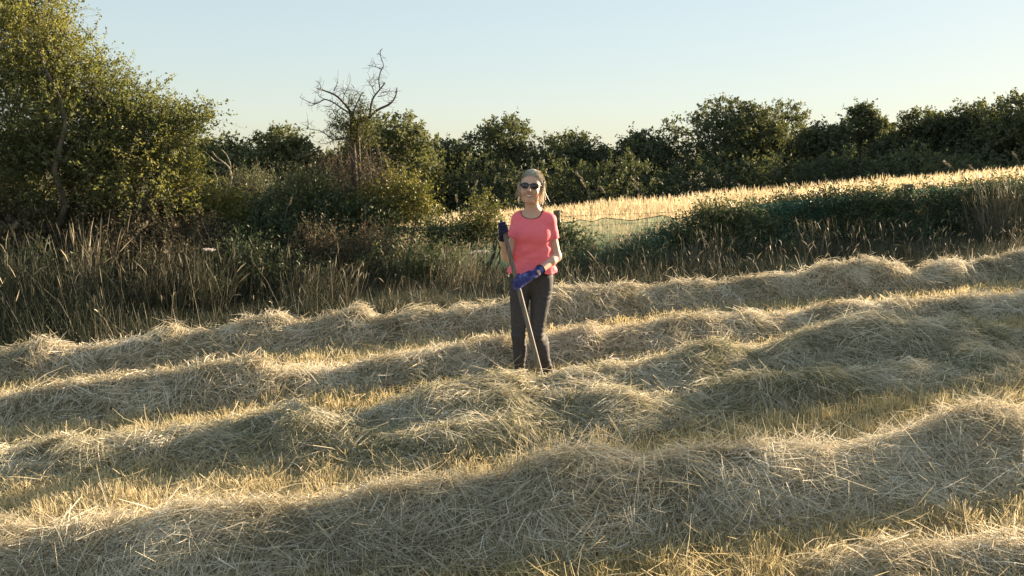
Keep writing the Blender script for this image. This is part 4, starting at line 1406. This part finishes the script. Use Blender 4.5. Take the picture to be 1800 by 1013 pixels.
def f_vest(G):
    d = smin(torso(G, .005), neck(G) - .006, .03)
    d = np.maximum(d, -neck_cut(G, .006))
    d = np.maximum(d, plane(G, J(937, 372, 0), (0, -.3, 1)))
    return np.maximum(d, J(0, 430)[2] - G[2])


sdf_part('vest', f_vest, (J(890, 0)[0], YP - .2, J(0, 436)[2]), (J(985, 0)[0], YP + .2, J(0, 360)[2] + .02), .006, black, person)


def f_jeans(G):
    d = smin(torso(G, .007), legs(G, .006), .035)
    d = np.maximum(d, G[2] - J(0, 476)[2])
    return np.maximum(d, J(0, 655)[2] - G[2])


def jean_folds(V):
    kz = np.exp(-((V[:, 2] - J(0, 586)[2]) / .09) ** 2) + .8 * np.exp(-((V[:, 2] - J(0, 520)[2]) / .05) ** 2) + .9 * np.exp(-((V[:, 2] - J(0, 645)[2]) / .07) ** 2)
    return .0026 * kz * np.sin(V[:, 2] * 150 + 6 * fbm(V * 9, 8, 2) + V[:, 0] * 30) + (fbm(V * 14, 9, 2) - .5) * .006


sdf_part('jeans', f_jeans, (J(884, 0)[0], YP - .2, J(0, 661)[2]), (J(982, 0)[0] + .02, YP + .22, J(0, 470)[2]), .006, denim, person, jean_folds)
jm = J(934, 483, .01)
for kx in (-.11, -.05, .06, .12):
    yy = jm[1] - .112 * math.sqrt(max(0, 1 - (kx / .172) ** 2)) - .004
    wb = MB()
    tube(wb, np.array([[jm[0] + kx, yy, jm[2] - .03], [jm[0] + kx, yy - .004, jm[2]], [jm[0] + kx, yy, jm[2] + .02]]), .005, 5)
    wb.build('belt_loop', denim, person, True)

# hair: swept back cap, loose locks at both sides, low tail behind
hair_m = plant_mat('ash_blonde_hair', [(0, (0.26, 0.19, 0.12)), (.5, (0.52, 0.43, 0.31)), (1, (0.76, 0.69, 0.56))], .2, .45, .5)


def f_hair(G):
    d = ell(G, hp(0, .030, .034), (.083, .097, .092), HI)
    d = smin(d, ell(G, hp(0, .075, -.03), (.070, .055, .075), HI), .04)
    face = ell(G, hp(0, -.095, -.035), (.069, .085, .098), HI)
    d = np.maximum(d, -face)
    return d


hr = sdf_part('hair', f_hair, HC - .16, HC + .17, .006, hair_m, person, lambda V: (fbm(V * np.array([70, 20, 20.]), 3, 2) - .5) * .008)
n = 1100
# strands from the parting back over the head
s0 = np.stack([rng.normal(0, .042, n), rng.normal(-.050, .012, n), np.full(n, .085)], -1)
dirs = norm(np.stack([np.sign(s0[:, 0]) * rng.uniform(.2, .9, n), rng.uniform(.4, 1, n), rng.uniform(-.1, .3, n)], -1))


def on_cap(p, r=1.0):
    c = np.array([0, .030, .034]); rr = np.array([.085, .099, .094]) * r
    q = (p - c) / rr
    return c + norm(q) * rr


st = MB()
segs = 7
pos = on_cap(s0, rng.uniform(1, 1.04, n)[:, None])
path = [pos]
vel = dirs
for k_ in range(segs):
    vel = norm(vel + np.array([0, .12, -.22]) + rng.normal(0, .05, (n, 3)))
    pos = on_cap(pos + vel * .022, rng.uniform(1.0, 1.03, n)[:, None])
    path.append(pos)
path = np.stack(path, 1)
pw = HC + path @ HF
w_ = .0055
sd_ = norm(np.cross(pw[:, 1:] - pw[:, :-1], pw[:, :-1] - HC))
sd_ = np.concatenate([sd_, sd_[:, -1:]], 1)
v_ = np.stack([pw - sd_ * w_ / 2, pw + sd_ * w_ / 2], 2).reshape(n, -1, 3)
b0 = np.arange(n) * (segs + 1) * 2
qs = np.concatenate([np.stack([b0 + 2 * s, b0 + 2 * s + 1, b0 + 2 * s + 3, b0 + 2 * s + 2], -1) for s in range(segs)])
st.add(v_, quads=qs, tint=np.repeat(np.clip(rng.normal(.6, .25, n), 0, 1), (segs + 1) * 2))
for sx_, root_, tipz, cnt in ((-1, (-.076, .01, .02), -.07, 70), (1, (.076, .01, .03), -.085, 100), (-1, (-.068, .05, .0), -.09, 50), (1, (.06, .05, -.03), -.11, 60)):
    P = np.array(root_) + rng.normal(0, .010, (cnt, 3))
    D = norm(np.stack([sx_ * rng.normal(.16, .12, cnt), rng.normal(0, .14, cnt), -np.ones(cnt)], -1))
    L = (root_[2] - tipz) * rng.uniform(.55, 1.2, cnt)
    B = np.stack([-sx_ * rng.normal(.022, .02, cnt), rng.normal(0, .02, cnt), np.zeros(cnt)], -1)
    ribbons(st, HC + P @ HF, D @ HF, L, .0042, B @ HF, 3, np.clip(rng.normal(.65, .25, cnt), 0, 1), (1, 1, .4))
st.build('hair_strands', hair_m, hr, False, 'stuff')

# sunglasses, mouth
gl_m = noisy_mat('black_plastic', (0.006, 0.006, 0.007), (0.012, 0.011, 0.012), 30, rough=0.2, spec=0.5)
ln_m = noisy_mat('tinted_lens', (0.010, 0.008, 0.016), (0.016, 0.011, 0.024), 6, rough=0.06, spec=0.6)
sg = MB()
lens_c = []
for s in (-1, 1):
    c0 = np.array([s * .033, -.103, .006])
    a_ = np.linspace(0, 2 * math.pi, 21)
    ox = np.sign(np.cos(a_)) * np.abs(np.cos(a_)) ** .7 * .0255
    oz = np.sign(np.sin(a_)) * np.abs(np.sin(a_)) ** .7 * .018
    rim = np.stack([c0[0] + ox, c0[1] + np.abs(c0[0] + ox) ** 2 * 5.5, c0[2] + oz], -1)
    tube(sg, HC + rim @ HF, .0032, 5)
    lens_c.append(rim)
    tube(sg, HC + np.array([[s * .060, -.086, .012], [s * .074, -.055, .012], [s * .079, .0, .008], [s * .078, .03, -.004]]) @ HF, .0030, 5)
tube(sg, HC + np.array([[-.007, -.104, .012], [0, -.106, .014], [.007, -.104, .012]]) @ HF, .003, 5)
glasses = sg.build('sunglasses', gl_m, person, True)
for rim in lens_c:
    lm = MB()
    c0 = rim.mean(0) + np.array([0, -.004, 0])
    v_ = np.concatenate([rim, rim * .5 + c0 * .5 + np.array([0, -.002, 0]), c0[None] + np.array([0, -.001, 0])])
    K_ = len(rim)
    q_ = [(i, i + 1, K_ + i + 1, K_ + i) for i in range(K_ - 1)]
    t_ = [(K_ + i, K_ + i + 1, 2 * K_) for i in range(K_ - 1)]
    lm.add(HC + v_ @ HF, quads=q_, tris=t_)
    lm.build('lens', ln_m, glasses, True)
tx_ = np.linspace(-.024, .024, 9)
tv = []
for x in tx_:
    f = 1 - (x / .026) ** 2
    yb = -.0985 + abs(x) ** 2 * 9
    tv += [(x, yb, -.0545 + .004 * (x / .021) ** 2), (x, yb, -.0545 - .0125 * f + .004 * (x / .021) ** 2)]
tq = [(2 * i, 2 * i + 1, 2 * i + 3, 2 * i + 2) for i in range(8)]
teeth = MB().add(HC + np.array(tv) @ HF, quads=tq).build('teeth', noisy_mat('tooth_enamel', (.72, .68, .60), (.78, .74, .66), 40, rough=.3), person)
lp = MB()
xs_ = np.linspace(-.027, .027, 11)
for up_ in (1, -1):
    pth = np.stack([xs_, -.0995 + np.abs(xs_) ** 2 * 9.5, -.0600 + .007 * (xs_ / .027) ** 2 + up_ * (.0074 if up_ > 0 else .0098) * (1 - (xs_ / .027) ** 2)], -1)
    tube(lp, HC + pth @ HF, np.interp(np.abs(xs_), [0, .027], [.0036, .0016]), 6)
lp.build('lips', noisy_mat('lip', (.38, .14, .12), (.46, .19, .16), 40, rough=.45), person, True)

# gloved hands closing on the pole
glove_blue = noisy_mat('blue_work_glove', (0.028, 0.028, 0.11), (0.16, 0.18, 0.38), 40, rough=0.75, c3=(0.045, 0.048, 0.18), bump=.2, detail=6)
glove_dark = noisy_mat('dark_purple_glove', (0.012, 0.010, 0.030), (0.034, 0.026, 0.075), 30, rough=0.75, bump=.2)
RP = .0185


def glove(c, ax_, u, wrist, elbow, mat, name):
    a = ax_
    u = norm(u - a * (u @ a)); v = np.cross(a, u)
    if (c - wrist) @ v < 0: v = -v
    segs_ = []
    for i in range(4):
        off = a * (i - 1.5) * .0205
        ln_ = (0.9, 1.0, .97, .82)[i]
        kn = c + off + u * (RP + .014) + v * .016
        segs_.append(('palm', wrist + (kn - wrist) * .25 + off * .15, kn, .016, .0125))
        prev = kn
        for j, ang in enumerate((58, 118, 185, 240)):
            th = R(ang * ln_)
            p = c + off + (u * math.cos(th) + v * math.sin(th)) * (RP + .0095)
            segs_.append(('f', prev, p, .0115 - j * .0008, .0110 - j * .0008))
            prev = p
    tb_ = wrist + (c - wrist) * .35 - a * .03
    th1 = c - a * .047 + (u * .7 - v * .5) * (RP + .012)
    th2 = c - a * .062 + (-u * .2 - v * 1.0) * (RP + .010)
    th3 = c - a * .05 + (-u * 1.0 - v * .3) * (RP + .010)
    segs_ += [('f', tb_, th1, .017, .0145), ('f', th1, th2, .014, .012), ('f', th2, th3, .012, .0105)]
    cf = wrist + (elbow - wrist) * .20
    pts_ = np.array([s_[1] for s_ in segs_] + [s_[2] for s_ in segs_] + [cf])

    def f(G):
        d = None
        for kind_, p, q_, r1, r2 in segs_:
            e = cone(G, p, q_, r1, r2)
            d = e if d is None else smin(d, e, .010 if kind_ == 'palm' else .0035)
        cu = cone(G, wrist + (c - wrist) * .2, cf, .030, .037)
        d = smin(d, np.maximum(cu, plane(G, cf, elbow - wrist)), .015)
        return d
    o = sdf_part(name, f, pts_.min(0) - .045, pts_.max(0) + .045, .0032, mat, person, None, 1)
    dirw = norm(elbow - wrist)
    e1_ = norm(np.cross(dirw, np.array([.3, .2, .9]))); e2_ = np.cross(dirw, e1_)
    an2 = np.linspace(0, 2 * math.pi, 17)
    ring = cf + dirw * -.004 + (np.cos(an2)[:, None] * e1_ + np.sin(an2)[:, None] * e2_) * .0375
    mb_ = MB(); tube(mb_, ring, .0045, 5); mb_.build('cuff_band', black, o, True)
    return o


h2 = pole_at(489)
glove(h2, pole_ax, np.array([.25, -1, .1]), wr_r, el_r, glove_blue, 'glove')
h1 = pole_at(396)
glove(h1, -pole_ax, np.array([-.75, -.6, 0.1]), wr_l + np.array([0, 0, .012]), el_l, glove_dark, 'glove')

# boots sunk in the hay
boot = noisy_mat('brown_boot', (.035, .025, .018), (.07, .05, .035), 30, rough=.6)
for a in (an_l, an_r):
    def f_boot(G, a=a):
        d = cone(G, a + np.array([0, 0, -.02]), a + np.array([0, -.005, -.10]), .047, .045)
        d = smin(d, cone(G, a + np.array([0, 0, -.105]), a + np.array([0, -.15, -.12]), .045, .036), .03)
        return np.maximum(d, (pg - .02) - G[2])
    sdf_part('boot', f_boot, (a[0] - .08, a[1] - .22, pg - .05), (a[0] + .08, a[1] + .08, a[2] + .05), .007, boot, person)

# ------------------------------------------------------------------ the long handled hay rake
wood = noisy_mat('worn_ash_handle', (0.11, 0.092, 0.074), (0.23, 0.20, 0.165), 10, rough=0.6, bump=.2, stretch=(8, 8, .6), c3=(.17, .147, .12))
iron = noisy_mat('dark_iron', (0.015, 0.014, 0.013), (0.045, 0.040, 0.036), 30, rough=.55, metal=.6)
rake = empty('hay_rake', pole_b, 'long wooden pole of a hay rake held upright, its dark end in the hay', 'rake')
tt = np.linspace(0, .93, 24)[:, None]
pp = pole_t + (pole_b - pole_t) * tt
tube_m = MB()
tube(tube_m, pp, np.interp(tt[:, 0], [0, .02, .5, .93], [.012, .0165, .0175, .0195]), 12)
tube_m.build('handle', wood, rake, True)
so = MB()
tube(so, np.array([pole_t + (pole_b - pole_t) * f for f in (.905, .91, .96, 1.0)]), [.019, .0225, .021, .017], 12)
so.build('socket', iron, rake, True)
hd = MB()
hc = pole_b + pole_ax * .02
tube(hd, np.array([hc + np.array([-.22, .03, 0]), hc, hc + np.array([.22, -.03, 0])]), .014, 8)
hd.build('head_bar', wood, rake, True)
for k_ in range(9):
    b_ = hc + np.array([-.2, .027, 0]) * (1 - k_ / 4)
    tm = MB(); tube(tm, np.array([b_, b_ + np.array([.0, -.03, -.07]), b_ + np.array([0, -.01, -.1])]), [.006, .005, .002], 6)
    tm.build('tine', iron, rake, True)
